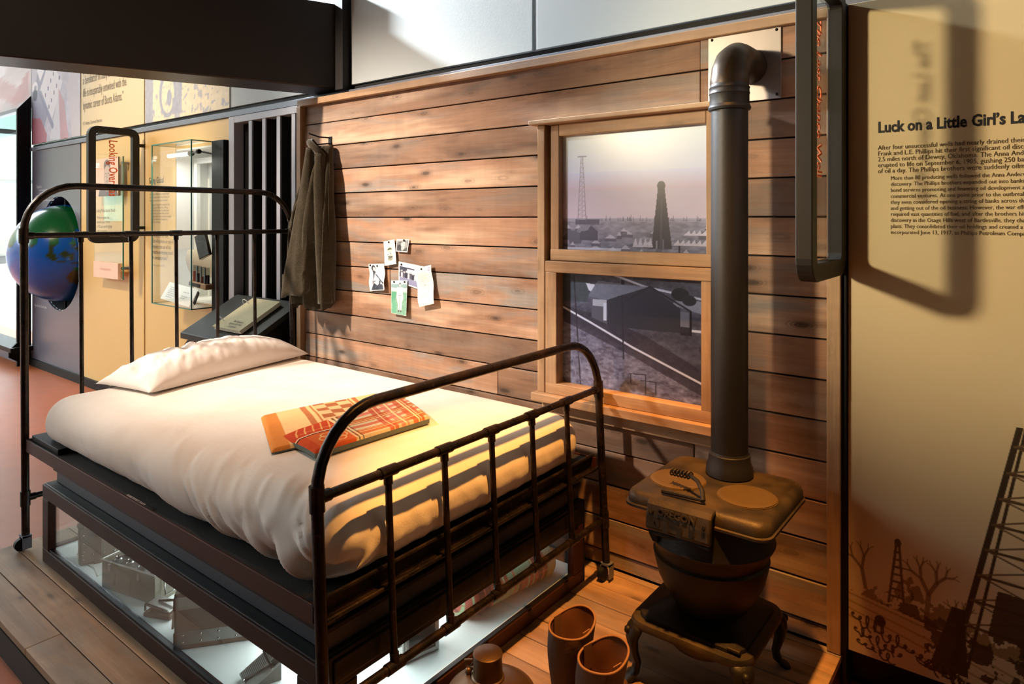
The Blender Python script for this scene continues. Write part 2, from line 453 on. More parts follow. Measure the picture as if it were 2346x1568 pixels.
im.ell(.08, .46, .06, .05, (238, 238, 244)); im.ell(.08, .40, .05, .05, (70, 70, 96)); im.ell(.085, .46, .03, .02, (160, 160, 180))
im.poly([(.44, 1), (.60, 1), (.70, .62), (.60, .56), (.52, .70)], (236, 208, 200), .9)
im.poly([(.66, .95), (.92, .70), (1, .95), (.85, 1)], (236, 236, 244), .8)
im.poly([(.0, .22), (.20, .20), (.34, .06), (.33, 0), (0, 0)], (176, 100, 116), .85)
im.poly([(.58, .40), (.70, .28), (.78, .0), (.62, .0)], (206, 150, 160), .7)
im.poly([(.40, .02), (.58, .36), (.62, .0)], (226, 226, 234), .8)
im.poly([(.74, .40), (.95, .60), (1, .0), (.85, .0)], (212, 208, 216), .8)
im.line((.20, .40), (.46, .12), .05, (136, 140, 170), .8)
photo_panel(JX[0] + GAP, JX[1] - GAP, 2.084, Z1, im, 'washed-out colour photograph panel of a hand on a control console')
im = Img(40, 40, (220, 214, 216)); im.speckle(0.10, 5, 6); im.poly([(.85, .1), (1, .5), (1, 0)], (196, 150, 156), .7)
im.poly([(.55, 0), (.75, .8), (.85, .8), (.7, 0)], (236, 234, 240), .8); im.poly([(.75, .5), (.95, .2), (.9, 0), (.7, .3)], (206, 168, 170), .6)
photo_panel(-12.0, JX[0] - GAP * 0.4, 2.49, Z1, im, 'washed-out photograph panel above the street window')
im = Img(150, 110, (240, 228, 200), 1.2)     # blue line-art drilling scene on cream
B = (170, 174, 194)
im.put((vnoise(im.u * 9, im.v * 9, 3) > .57) & (im.u < .45), B, .85)
im.poly([(.0, 0), (.1, 0), (.14, 1), (.02, 1)], B, .9); im.rect(.43, .12, .475, 1, B); im.rect(.35, .3, .40, 1, B, .8)
im.poly([(.0, .55), (.05, .40), (.0, .3)], B); im.poly([(.66, .48), (.84, .42), (.84, .62), (.66, .66)], B)
im.poly([(.66, .68), (.76, .78), (.95, .74), (.85, .63)], (250, 244, 226)); im.line((.79, .77), (.79, .60), .014, B)
im.path([(.0, .66), (.2, .72), (.42, .86)], .02, (214, 216, 226)); im.ell(.30, .16, .11, .15, B); im.ell(.30, .15, .08, .11, (240, 228, 200)); im.ell(.32, .13, .03, .05, B)
im.rect(.36, .02, .47, .12, B, .9); im.rect(.92, .3, 1, 1, B, .6); im.speckle(.05, 60, 60)
im.put((vnoise(im.u * 40, im.v * 40, 2) > .68) & (im.v < .35), B, .7)
im.rect(.52, .78, .66, .80, B); im.rect(.54, .84, .62, .86, B)
photo_panel(JX[2] + GAP, JX[3] - GAP, 2.084, Z1, im, 'cream photograph panel with blue line picture of an oil rig floor')
qp = thing('quote_panel', 'cream upper panel with a grey quotation ending in a name', 'panel', (-6.09, WY + .02, 2.084))
mb = MB(); mb.box(JX[1] + GAP, JX[2] - GAP, WY, WY + .02, 2.084, Z1); mb.build('board', M['cream'], qp, bevel=.002)
text('lettering', 'generous supporter and was also\na benefactor in many areas. His\nlife is inseparably entwined with the\ndynamic career of Boots Adams.”', 0.108, wallM(-6.66, WY - .002, 2.643), M['inkgrey'], qp, 0.56, line=1.03)
text('lettering', 'K.S. Adams, Chairman Emeritus', 0.045, wallM(-6.66, WY - .002, 2.17), M['inkgrey'], qp, 0.7)

# lower row: slate panel with round opening
def ring_panel(m, x0, x1, z0, z1, y0, y1, cx, cz, r, n=48):
    outer = []; inner = []
    for k in range(n):
        a = 2 * math.pi * (k + .5) / n; dx, dz = math.cos(a), math.sin(a)
        tx = ((x1 - cx) if dx > 0 else (x0 - cx)) / dx; tz = ((z1 - cz) if dz > 0 else (z0 - cz)) / dz
        t = min(tx, tz); outer.append((cx + dx * t, cz + dz * t)); inner.append((cx + dx * r, cz + dz * r))
    for crn in ((x0, z0), (x0, z1), (x1, z0), (x1, z1)):   # snap nearest to the corners
        k = min(range(n), key=lambda i: (outer[i][0] - crn[0]) ** 2 + (outer[i][1] - crn[1]) ** 2); outer[k] = crn
    vs = [(p[0], y0, p[1]) for p in outer] + [(p[0], y0, p[1]) for p in inner] + [(p[0], y1, p[1]) for p in inner] + [(p[0], y1, p[1]) for p in outer]
    fs = []
    for k in range(n):
        j = (k + 1) % n
        fs += [(k, j, n + j, n + k), (n + k, n + j, 2 * n + j, 2 * n + k), (3 * n + j, 3 * n + k, 2 * n + k, 2 * n + j), (j, k, 3 * n + k, 3 * n + j)]
    m.add(vs, fs)
GC = (-7.235, 2.45, 1.02)
sp = thing('wall_panel', 'slate grey wall panel with a round opening for the globe', 'panel', (-7.33, WY + .02, -.05))
mb = MB(); ring_panel(mb, JX[0] + .02, JX[1] - GAP, -.05, 2.016, WY, WY + .02, GC[0], GC[2], .535); mb.build('board', M['slatepanel'], sp)
mb = MB(); mb.lathe([(.535, 0), (.535, .5)], (GC[0], WY + .02, GC[2]), 48, Matrix.Rotation(-math.pi / 2, 3, 'X'), False, True); mb.build('recess', M['blackwall'], sp)
for body, sz, dz in (('Exports', .045, 1.645), ('North American oil companies shipping\ncrude oil by tanker', .028, 1.615), ('Discoveries', .045, 1.545), ('Exploration and drilling overseas fields', .028, 1.515)):
    text('lettering', body, sz, wallM(-7.80 if sz > .03 else -7.74, WY - .002, dz), M['inkwhite'], sp, .9)
text('lettering', 'Please Do Not Touch Globe', .035, wallM(-7.86, WY - .002, .475), M['inkwhite'], sp, .8)
# the globe itself
gl = thing('globe', 'large glossy blue and green globe set into the slate panel', 'globe', (GC[0], GC[1], GC[2] - .455))
nu, nv, R = 150, 90, .455
U, V = np.meshgrid(np.linspace(0, 1, nu), np.linspace(0, 1, nv))
lon = U * 2 * math.pi; lat = (V - .5) * math.pi
P = np.stack([GC[0] + R * np.cos(lat) * np.cos(lon), GC[1] + R * np.cos(lat) * np.sin(lon), GC[2] + R * np.sin(lat)], -1)
# map: view azimuth faces the camera (-Y, +X); centre longitude 115 E there
az = np.degrees(lon); elon = 108 + (((az - 335 + 180) % 360) - 180) ; elat = np.degrees(lat)
def blob(lo, la, rl, ra): return ((elon - lo) / rl) ** 2 + ((elat - la) / ra) ** 2 < 1 + .9 * (vnoise(elon * .16 + 40, elat * .16 + 40, 3) - .5)
land = np.zeros_like(lon, bool)
for b in ((95, 52, 52, 28), (108, 34, 20, 13), (78, 22, 9, 13), (102, 18, 5, 9), (101, 5, 3, 6), (101, 0, 6, 2.6), (103, -3, 5, 3), (114, 1, 5.5, 4.5), (110, -7.3, 6, 1.3), (120, -2, 2.2, 4), (121, 13, 2.6, 5), (125, 7, 2, 2.4), (121, 24, 1.3, 2), (139, -5, 8, 3.2), (134, -25, 19, 11.5), (138, 37, 3, 5), (127, 37, 2, 3.5), (124, -9, 4, 1), (60, 30, 18, 14), (47, 20, 12, 12), (172, -42, 3, 4)):
    land |= blob(*b)
colr = np.where(land[..., None], np.array((14, 92, 48)) / 255., np.array((8, 84, 188)) / 255.)
colr = np.where((land & (np.abs(elat) < 12))[..., None], np.array((46, 60, 30)) / 255., colr)
colr = np.where((land & (elat < -18))[..., None], np.array((62, 58, 34)) / 255., colr)
mb = MB(); mb.grid(P)
t = NT('globe_gloss'); a = t.n('ShaderNodeAttribute', attribute_name='Col'); t.b.inputs['Coat Weight'].default_value = .45; t.b.inputs['Coat Roughness'].default_value = .04
mb.build('map_sphere', t.fin(a.outputs['Color'], .25), gl, colors=srgb2lin(colr).reshape(-1, 3), sharp=180)
mb = MB(); mb.tube([(GC[0], GC[1], GC[2] - .53), (GC[0], GC[1], GC[2] + .53)], .012, 10); mb.build('axle', M['black'], gl)

# warm cream lower panels
panel_box('wall_panel', JX[1] + GAP, JX[2] - GAP, -.05, 2.016, M['yellow'], 'warm cream wall panel behind the portrait plate and vertical sign frame')
gp = thing('going_global_panel', 'warm cream wall panel with dark text behind the glass wall case', 'panel', (-4.84, WY + .02, -.05))
mb = MB()
for x0, x1, z0, z1 in ((JX[2] + GAP, -4.955, -.05, 2.016), (-4.425, JX[3] - GAP, -.05, 2.016), (-4.955, -4.425, 1.85, 2.016), (-4.955, -4.425, -.05, .755)):
    mb.box(x0, x1, WY, WY + .02, z0, z1)
mb.build('board', M['yellow'], gp)
text('lettering', 'Going Global', .068, wallM(-5.39, WY - .002, 1.615), M['ink'], gp, .66)
text('lettering', 'In the late 1950s the company began\nto look beyond the United States for\nnew reserves of crude oil abroad.', .0235, wallM(-5.375, WY - .002, 1.525), M['inkbrown'], gp, .9, line=1.02)
text('lettering', 'Crude oil found in Venezuela led the\nway. By the 1960s fields in Africa,\nthe North Sea, Iran and Alaska had\njoined the list of new finds, and the\ncompany kept crews at work on nearly\nevery continent, with tankers to\ncarry the oil home.', .0225, wallM(-5.355, WY - .002, 1.445), M['inkbrown'], gp, .9, line=.98)
text('lettering', '“Production in the Middle\nEast will supplement our supply of\ndomestic crudes, and will help\nmeet the ever-increasing demand\nfor petroleum products.”', .042, wallM(-5.325, WY - .002, 1.205), M['inkbrown'], gp, .56, line=1.0)
text('lettering', 'Chairman of the board, 1957', .020, wallM(-5.325, WY - .002, .985), M['inkgrey'], gp, .8)

# slatted screen between the panels and the cabin wall
ss = thing('slat_screen', 'dark screen with pale grey upright slats beside the cabin wall', 'screen', (-3.75, 2.4, -.1))
mb = MB(); mb.box(-4.205, -3.30, 2.44, 2.46, -.1, 2.016); mb.build('backing', M['blackwall'], ss)
mb = MB(); mb.box(-4.205, -4.14, 2.37, 2.44, -.1, 2.016); mb.build('side_frame', M['slatgrey'], ss, bevel=.003)
mb = MB(); mb.box(-4.14, -3.30, 2.37, 2.44, 1.972, 2.016); mb.build('top_frame', M['slatgrey'], ss, bevel=.003)
for x in (-3.955, -3.802, -3.645, -3.49, -3.345):
    mb = MB(); mb.box(x - .018, x + .018, 2.375, 2.385, .3, 1.972); so = mb.build('slat', M['slatgrey'], ss)
    mb = MB(); mb.box(x - .016, x + .016, 2.385, 2.44, .3, 1.972); mb.build('slat_web', M['blackwall'], so)

# dark soffit beam running out from the wall
bd = Vector((-.375, -.927, 0)); bn = Vector((-.927, .375, 0)); p0 = Vector((-3.048, 2.37, 0)); L = 4.6
q = [p0, p0 + bd * L, p0 + bd * L + bn * .25, p0 + bn * .25 + Vector((.04, .10, 0))]
mb = MB(); mb.prism([(v.x, v.y) for v in q][::-1], 'z', 2.067, 2.535)
tag(mb.build('soffit_beam', M['beam'], loc=(-3.3, 1.8, 2.067), bevel=.006), 'dark brown box beam running out from the wall overhead', 'beam')
mb = MB(); mb.box(-3.05, -2.985, 2.34, 2.40, 2.055, 2.60)
tag(mb.build('beam_post', M['frame_dk'], loc=(-3.02, 2.39, 2.055), bevel=.003), 'black upright strip where the beam meets the grey panel', 'post')

# street window at the far left, with what stands outside
wn = thing('window_1', 'street window at the far end of the panelled wall', None, (-9.9, 2.4, 0)); wn['kind'] = 'structure'
mb = MB(); mb.box(-12.0, -7.98, 2.395, 2.405, .07, 2.46); mb.build('pane', M['glass'], wn)
mb = MB(); mb.box(-12.0, -7.98, 2.37, 2.43, 2.455, 2.49); mb.build('window_head', M['alum'], wn)
mb = MB(); mb.box(-12.0, -7.90, 2.20, 2.43, .03, .075); mb.build('window_sill', M['black'], wn, bevel=.004)
mb = MB(); mb.box(-12.0, -7.96, 2.33, 2.43, FZ, .03); mb.build('apron', M['slatepanel'], wn)
mb = MB(); mb.prism([(2.27, FZ), (2.37, FZ), (2.39, FZ), (2.39, 2.58), (2.27, 2.43)], 'x', -7.985, -7.955)
mb.prism([(2.20, FZ + .1), (2.27, FZ + .05), (2.27, .12), (2.20, .05)], 'x', -7.97, -7.945)
tag(mb.build('window_fin', M['black'], loc=(-7.97, 2.33, FZ)), 'tall black fin with slanted top at the edge of the street window', 'fin')
mb = MB(); mb.box(-75, -12.1, -60, 3.1, FZ - .12, FZ - .08); mb.box(-12.1, 40, -60, -7.15, FZ - .12, FZ - .08)
tag(mb.build('road', plain('grey_asphalt', (104, 102, 100), .9, 0, .08, 1.0)), 'grey asphalt road around the hall', kind='structure')
mb = MB(); mb.box(-75, -7.98, 3.1, 40, FZ - .12, FZ - .08)
tag(mb.build('street', plain('pale_concrete', (206, 204, 198), .9, 0, .06, 1.0)), 'pale sunlit street outside the window', kind='structure')
bld = thing('office_building', 'green glazed office building across the street', 'building', (-46, 14, FZ - .1))
mb = MB(); mb.box(-52, -46, 4, 30, FZ - .1, 12); mb.build('wall', plain('pale_render', (222, 226, 224), .8), bld)
gm = plain('green_tinted_pane', (150, 190, 172), .2, 0, .25, .5)
mb = MB(); mb.box(-45.98, -45.95, 4, 30, 3.35, 3.55); mb.build('spandrel', plain('dark_spandrel', (70, 84, 84), .5), bld)
proto = None
for i in range(7):
    for j in range(7):
        y = 10.6 + i * .92; z = 2.0 + j * .88
        if proto is None:
            m = MB(); m.box(-46.0, -45.96, y + .04, y + .88, z + .04, z + .84); proto = m.build('pane', gm, bld)
        else: copy_child(proto, bld, (0, i * .92, j * .88))
rowm = plain('brick_render', (150, 128, 110), .9, 0, .1, .6)
for lab, bx in (('long tan building facing the hall end windows', (-60, -34, -52, 1.0, FZ - .1, 10.5)), ('long tan building facing the hall front windows', (-30, 30, -48, -30, FZ - .1, 9.0))):
    br = thing('street_building', lab, 'building', ((bx[0] + bx[1]) / 2, (bx[2] + bx[3]) / 2, FZ - .1))
    mb = MB(); mb.box(*bx); mb.build('wall', rowm, br)
    mb = MB(); mb.box(bx[0] - .3, bx[1] + .3, bx[2] - .3, bx[3] + .3, bx[5], bx[5] + .3); mb.build('parapet', M['plaster'], br)
    for k in range(9):
        for zz in (1.2, 4.6, 7.6):
            if bx[1] == -34: b2 = (-34.02, -33.96, -46 + 5 * k, -43.4 + 5 * k, zz, zz + 1.7)
            else: b2 = (-27 + 6 * k, -24 + 6 * k, -30.04, -29.98, zz, zz + 1.7)
            m = MB(); m.box(*b2); m.build('window', gm, br)
car = thing('parked_car', 'grey green parked car seen through the street window', 'car', (-28.5, 7.6, FZ - .08))
cy, cz = 6.6, FZ - .08
prof = [(0, .35), (.05, .75), (.9, .92), (1.5, 1.42), (2.9, 1.44), (3.6, 1.0), (4.3, .9), (4.4, .4), (4.1, .25), (.2, .25)]
mb = MB(); mb.prism([(cy + a, cz + b) for a, b in prof], 'x', -29.3, -27.6); mb.build('body', plain('car_paint', (92, 104, 100), .25), car, bevel=.08)
for pr_ in ([(1.08, .98), (1.58, 1.36), (2.1, 1.38), (2.1, .98)], [(2.2, .98), (2.2, 1.38), (2.85, 1.37), (3.35, 1.0)]):
    mb = MB(); mb.prism([(cy + a, cz + b) for a, b in pr_], 'x', -27.62, -27.585); mb.build('car_window', plain('dark_car_glass', (40, 50, 52), .1), car)
for a in (.85, 3.5):
    mb = MB(); mb.lathe([(.0, -.1), (.30, -.1), (.33, -.06), (.33, .06), (.30, .1), (0, .1)], (-27.75, cy + a, cz + .33), 20, Matrix.Rotation(math.pi / 2, 3, 'Y')); mb.build('wheel', M['black'], car)

# ---------------------------------------------------------------- plank platform
pf = MB(); pf.box(-3.33, -.475, .745, 2.30, FZ, -.024)
platform = tag(pf.build('platform', M['black']), 'low platform floored with brown planks under the bed and stove', kind='structure')
pitch = .1015; y = .735; i = 0
mb = MB(); mb.box(-3.33, -.475, .735, .7475, FZ, -.03); mb.build('edge_board', M['frame_dk'], platform)
rng = random.Random(5)
while y < 2.28:
    y1 = min(y + pitch - .003, 2.288); cuts = [-3.335]
    if i == 0: cuts.append(-2.50)
    elif i % 3 == 2: cuts.append(-1.9 + .5 * rng.random())
    cuts.append(-.472)
    for a, b in zip(cuts[:-1], cuts[1:]):
        m = MB(); m.box(a + .0008, b - .0008, y, y1, -.024, rng.uniform(-.0015, .0))
        m.build('plank', M['deck'], platform, loc=((a + b) / 2, y, -.012), bevel=.002).parent = platform
    y += pitch; i += 1

# ---------------------------------------------------------------- cabin plank wall
PY = 2.29
mb = MB(); mb.box(-3.285, -.475, 2.302, 2.36, -.1, 2.01)
cab = tag(mb.build('wall_left', M['blackwall']), 'cabin wall of weathered horizontal pine planks', kind='structure')
seams = [1.354 + .1295 * k for k in range(-11, 6)]
seams[0] = 0.0; seams[-1] = 1.995
cutsX = {14: [-.934], 15: [-.934], 4: [-.958], 5: [-1.856], 8: [-2.55], 2: [-1.0], 11: []}
for i in range(len(seams) - 1):
    z0, z1 = seams[i] + .0028, seams[i + 1] - .0028
    xs = [-3.262] + cutsX.get(i, []) + [-.505]
    for a, b in zip(xs[:-1], xs[1:]):
        yo = PY + rng.uniform(-.003, .003)
        m = MB(); m.box(a + .0008, b - .0008, yo, 2.305, z0, z1)
        o = m.build('plank', M['plank'], cab, loc=((a + b) / 2, yo, z0), bevel=.0025)
for nm, bx, mt in (('top_trim', (-3.29, -.472, 2.262, 2.305, 1.977, 2.012), 'trimwood'), ('side_trim', (-3.29, -3.253, 2.258, 2.305, 0, 1.977), 'trimwood_v'), ('side_trim', (-.514, -.474, 2.262, 2.305, 0, 1.977), 'trimwood_v')):
    m = MB(); m.box(*bx); m.build(nm, M[mt], cab, bevel=.003)
mb = MB(); mb.box(-.473, -.460, 2.275, 2.40, FZ, 2.013)
tag(mb.build('trim_2', M['black']), 'black strip between cabin wall and cream panel', kind='structure')

# ---------------------------------------------------------------- cabin window with photograph behind the sashes
win = thing('cabin_window', 'pine double-hung window frame with an oil-town photograph behind it', 'window', (-1.24, 2.29, .62))
def stick(nm, x0, x1, y0, y1, z0, z1, v=False, par=None):
    m = MB(); m.box(x0, x1, y0, y1, z0, z1); return m.build(nm, M['trimwood_v' if v else 'trimwood'], par or win, bevel=.003)
stick('side_casing', -1.601, -1.566, 2.232, 2.288, .645, 1.727, True)
stick('side_casing', -.868, -.838, 2.232, 2.288, .645, 1.727, True)
stick('head_cap', -1.627, -.815, 2.205, 2.288, 1.727, 1.745)
stick('sill', -1.615, -.83, 2.205, 2.288, .612, .645)
stick('apron', -1.60, -.84, 2.262, 2.288, .555, .612)
us = stick('upper_sash_stile', -1.548, -1.508, 2.250, 2.288, 1.18, 1.725, True); stick('upper_sash_stile', -.898, -.868, 2.250, 2.288, 1.18, 1.725, True)
stick('upper_sash_rail', -1.508, -.898, 2.250, 2.288, 1.679, 1.727); stick('upper_sash_rail', -1.548, -.868, 2.247, 2.288, 1.180, 1.225)
stick('lower_sash_stile', -1.562, -1.508, 2.232, 2.288, .686, 1.133, True); stick('lower_sash_stile', -.909, -.868, 2.232, 2.288, .686, 1.133, True)
stick('lower_sash_rail', -1.562, -.868, 2.230, 2.288, 1.133, 1.178); stick('lower_sash_rail', -1.562, -.868, 2.232, 2.288, .645, .690)
stick('reveal_backing', -1.57, -.86, 2.284, 2.288, .65, 1.72)
im = Img(300, 225, (180, 180, 190), 1.33)     # sky, derricks, oil town
im.vgrad(.60, 1, (202, 204, 218), (212, 226, 238)); im.vgrad(.28, .62, (206, 192, 196), (188, 176, 184)); im.vgrad(.52, .66, (196, 178, 184), (198, 202, 218))
im.speckle(.02, 4, 6)
im.vgrad(0, .30, (108, 106, 116), (150, 146, 156)); im.speckle(.10, 30, 60, (im.v < .30).astype(float)); im.speckle(.07, 12, 36, (im.v < .29).astype(float), 3)
im.rect(0, .285, 1, .31, (160, 156, 166), .8)
D = (84, 80, 92); rr = random.Random(2)
for k in range(46):
    uu = rr.random(); hh = rr.uniform(.015, .05); im.poly([(uu - .004, .29), (uu + .004, .29), (uu, .29 + hh)], (120, 114, 126), .8)
for k in range(26):
    uu = rr.random(); vv = rr.uniform(.03, .24); ww = rr.uniform(.03, .09)
    im.poly([(uu, vv), (uu + ww, vv), (uu + ww * .5, vv + .03)], (190, 184, 190), .7); im.rect(uu, vv - .025, uu + ww, vv, (92, 88, 98), .7)
im.rect(0, .0, 1, .05, (160, 158, 166), .5); im.rect(0, .055, .45, .085, (196, 194, 202), .7); im.rect(.3, .02, 1, .035, (200, 196, 202), .7)
im.poly([(.05, .14), (.18, .14), (.18, .20), (.10, .22)], (104, 102, 112)); im.poly([(.18, .14), (.30, .14), (.30, .21), (.25, .26), (.18, .20)], (92, 90, 100)); im.poly([(.15, .21), (.23, .215), (.26, .265), (.20, .26)], (134, 132, 142))
im.rect(.15, .26, .31, .30, (96, 92, 104), .9)
# thin lattice tower
for sgn in (-1, 1):
    im.line((.193 + sgn * .028, .29), (.193 + sgn * .006, .78), .005, (128, 122, 134))
for k in range(13):
    a = .30 + k * .036; wd = .028 - .022 * (a - .29) / .49; im.line((.193 - wd, a), (.193 + wd, a), .003, (140, 134, 146)); im.line((.193 - wd, a), (.193 + wd, a + .036), .0025, (146, 140, 150))
im.line((.165, .785), (.222, .785), .008, (120, 116, 128)); im.line((.193, .29), (.193, .78), .003, (140, 134, 146))
# closed wooden derrick
im.poly([(.635, .09), (.755, .09), (.712, .52), (.672, .52)], (76, 72, 80)); im.ell(.692, .54, .024, .035, (70, 66, 74)); im.poly([(.68, .09), (.70, .09), (.695, .5)], (92, 88, 96), .8)
im.rect(.66, .09, .672, .15, (150, 146, 152), .8); im.rect(.70, .09, .708, .16, (140, 136, 144), .7); im.rect(.79, .03, .80, .13, (60, 58, 66))
for k in range(7):
    uu = .76 + .03 * k; im.poly([(uu, .12), (uu + .04, .12), (uu + .03, .16)], (198, 190, 194), .9); im.poly([(uu + .06, .19), (uu + .1, .19), (uu + .09, .225)], (204, 198, 204), .9)
for k in range(4):
    uu = .52 + .03 * k; im.poly([(uu, .10), (uu + .035, .10), (uu + .02, .17)], (196, 188, 192), .85)
im.grade((.94, 1.0, 1.14), 1.12, .6)
im.sheet('upper_picture', (-1.55, 2.281, 1.19), (.68, 0, 0), (0, 0, .515), M['printgloss'], win)
im = Img(300, 225, (86, 86, 96), 1.33)        # houses, road, ruts
im.speckle(.07, 8, 22); im.speckle(.05, 50, 50)
im.poly([(0, .62), (0, 0), (1, 0), (1, .12), (.55, .36)], (112, 108, 120), .9)
im.speckle(.13, 22, 42, ((im.v < .62 - .5 * im.u)).astype(float)); im.speckle(.10, 60, 70, ((im.v < .62 - .5 * im.u)).astype(float))
im.poly([(.0, .58), (.52, .33), (1, .06), (1, .24), (.6, .50), (.3, .62), (0, .70)], (62, 60, 70), .75)
im.path([(0, .70), (.25, .56), (.52, .40), (1, .155)], .016, (196, 192, 200))
im.path([(.30, 1), (.60, .88), (1, .80)], .016, (180, 180, 190)); im.poly([(.80, .82), (1, .78), (1, .68), (.75, .76)], (150, 150, 160), .8)
im.poly([(0, .97), (.12, 1), (.23, .98), (.25, .80), (.22, .72), (0, .72)], (74, 80, 86)); im.poly([(0, .88), (.1, .99), (0, 1)], (122, 126, 134), .8)
im.poly([(.22, .88), (.34, .86), (.30, .80), (.24, .82)], (186, 186, 194))
im.poly([(.235, .775), (.30, .905), (.62, .88), (.36, .74)], (112, 114, 124)); im.speckle(.03, 60, 60)
im.poly([(.36, .755), (.625, .885), (.80, .735), (.80, .55), (.37, .545)], (64, 66, 74))
im.line((.48, .76), (.625, .885), .012, (60, 60, 68)); im.line((.625, .885), (.86, .72), .014, (58, 58, 66))
im.poly([(.26, .755), (.36, .735), (.36, .56), (.26, .60)], (92, 92, 100)); im.rect(.265, .70, .355, .75, (176, 176, 182), .8); im.rect(.335, .585, .355, .73, (184, 184, 190))
im.rect(.80, .56, .86, .71, (120, 120, 128), .8); im.rect(.85, .54, .865, .72, (48, 48, 56)); im.rect(.80, .54, .86, .60, (50, 50, 58), .8); im.rect(.865, .57, .94, .585, (188, 188, 196))
im.rect(.45, .885, .47, .92, (52, 52, 60)); im.ell(.80, .84, .05, .05, (56, 58, 64)); im.ell(.85, .80, .04, .04, (60, 62, 68))
im.line((.135, 1), (.185, 0), .010, (54, 52, 62)); im.line((.455, .80), (.465, .30), .011, (58, 58, 66)); im.line((.43, .79), (.49, .79), .008, (58, 58, 66))
im.poly([(.9, .47), (1, .42), (1, .25), (.93, .30)], (58, 56, 66), .7)
for a, b in (((.50, .19), (.60, .20)), ((.51, .12), (.51, .19)), ((.60, .05), (.60, .20)), ((.57, .15), (.66, .155)), ((.66, .06), (.66, .155))): im.line(a, b, .006, (50, 48, 56))
for k in range(5): im.path([(.02 + .05 * k, .30), (.05 + .05 * k, .12), (.12 + .06 * k, .0)], .006, (136, 132, 142), .6)
im.grade((.90, 1.0, 1.16), 1.25, .40)
im.sheet('lower_picture', (-1.55, 2.281, .672), (.68, 0, 0), (0, 0, .48), M['printgloss'], win)
# ---------------------------------------------------------------- cream story panel right of the cabin wall
cp = thing('story_panel', 'cream story panel with black heading and derrick photograph at its foot', 'panel', (.2, 2.31, .013))
mb = MB(); mb.box(-.458, .77, 2.29, 2.31, .013, 2.013); mb.build('board', M['cream'], cp, bevel=.002)
text('heading', 'Luck on a Little Girl’s Lap', .046, wallM(-.376, 2.2885, 1.6085), M['ink'], cp, .775, bold=.0014)
text('lettering', 'After four unsuccessful wells had nearly drained their funds,\nFrank and L.E. Phillips hit their first significant oil discovery\n2.5 miles north of Dewey, Oklahoma. The Anna Anderson\nerupted to life on September 6, 1905, gushing 250 barrels\nof oil a day. The Phillips brothers were suddenly oilmen.', .0195, wallM(-.376, 2.2885, 1.556), M['inkbrown'], cp, .84, line=.9)
text('lettering', 'More than 80 producing wells followed the Anna Anderson No. 1\ndiscovery. The Phillips brothers expanded out into banking, stocks and\nbond services promoting and financing oil development and various\ncommercial ventures. At one point prior to the outbreak of World War\nthey even considered opening a string of banks across the Midwest\nand getting out of the oil business. However, the war effort used oil,\nrequired vast quantities of fuel, and after the brothers hit a large oil\ndiscovery in the Osage Hills west of Bartlesville, they changed their\nplans. They consolidated their oil holdings and created a new enterprise\nincorporated June 13, 1917, as Phillips Petroleum Company.', .0165, wallM(-.342, 2.2885, 1.464), M['inkbrown'], cp, .84, line=1.085)
CR = (224, 203, 156)
im = Img(330, 330, CR, 1.0)                    # print covers x -.458.. .30, z .013.. .78 ; derrick, trees, handwriting
def qx(x): return (x + .458) / .758
def qz(z): return (z - .013) / .767
DK = (62, 48, 30); MD = (140, 112, 72)
im.put(np.clip((qz(.22) - im.v) / .08, 0, 1), (208, 186, 140))
edge = qz(.25) + .10 * (vnoise(im.u * 14, im.u * 0 + 2.2, 4) - .5) * 2 - .10 * np.clip((im.u - .2) * 2.2, 0, 1)
im.put((im.v < edge) & (im.v > qz(.20) - .16 * im.u) & (vnoise(im.u * 34, im.v * 34, 4) > .40), MD, .9)
im.put((im.v < edge - .05) & (im.v > qz(.20) - .16 * im.u) & (vnoise(im.u * 30 + 9, im.v * 30, 3) > .5), DK, .8)
for k in range(4): im.path([(0, qz(.19) - .03 * k), (.3, qz(.15) - .04 * k), (.75, qz(.05) - .03 * k)], .008, (150, 122, 84), .6)
rr = random.Random(4)
def branch(x, z, a, l, d):
    if d == 0: return
    x2 = x + math.cos(a) * l; z2 = z + math.sin(a) * l
    im.line((x, z), (x2, z2), .0035 * d, (120, 94, 60), .8)
    for s in (-1, 1): branch(x2, z2, a + s * rr.uniform(.25, .6), l * .68, d - 1)
branch(qx(-.41), qz(.22), 1.75, .075, 4); branch(qx(-.25), qz(.19), 1.5, .085, 5); branch(qx(-.17), qz(.15), 1.6, .06, 4)
for s in (-1, 1): im.line((qx(-.328) + s * .026, qz(.20)), (qx(-.324) + s * .005, qz(.375)), .009, (96, 74, 46))
for k in range(7): a = qz(.22) + k * .029; im.line((qx(-.327) - .022 + k * .0025, a), (qx(-.327) + .022 - k * .0025, a), .008, (96, 74, 46))
im.ell(qx(-.324), qz(.382), .012, .016, (84, 64, 40))
# big derrick: left leg leans to the right going up
def leg(z): return qx(-.185) + (z - .08) / .70 * .20
for off, wd in ((0, .020), (.045, .010)): im.line((leg(.08) + off, qz(.08)), (leg(.78) + off * .4, qz(.78)), wd, (58, 45, 28))
for k in range(8):
    z = .20 + .075 * k; im.line((leg(z), qz(z)), (1, qz(z) - .02), .010, (84, 64, 40)); im.line((leg(z), qz(z)), (leg(z) + .30, qz(z + .075)), .006, (110, 86, 54)); im.line((leg(z + .075), qz(z + .075)), (leg(z) + .30, qz(z)), .006, (110, 86, 54))
im.poly([(leg(.10) - .08, qz(.06)), (leg(.10) - .01, qz(.24)), (leg(.10) + .03, qz(.24)), (leg(.1) + .04, qz(.05))], (46, 36, 22), .95)
im.poly([(leg(.1) + .10, qz(.19)), (1, qz(.17)), (1, qz(.30)), (leg(.1) + .13, qz(.32))], (66, 50, 32), .9)
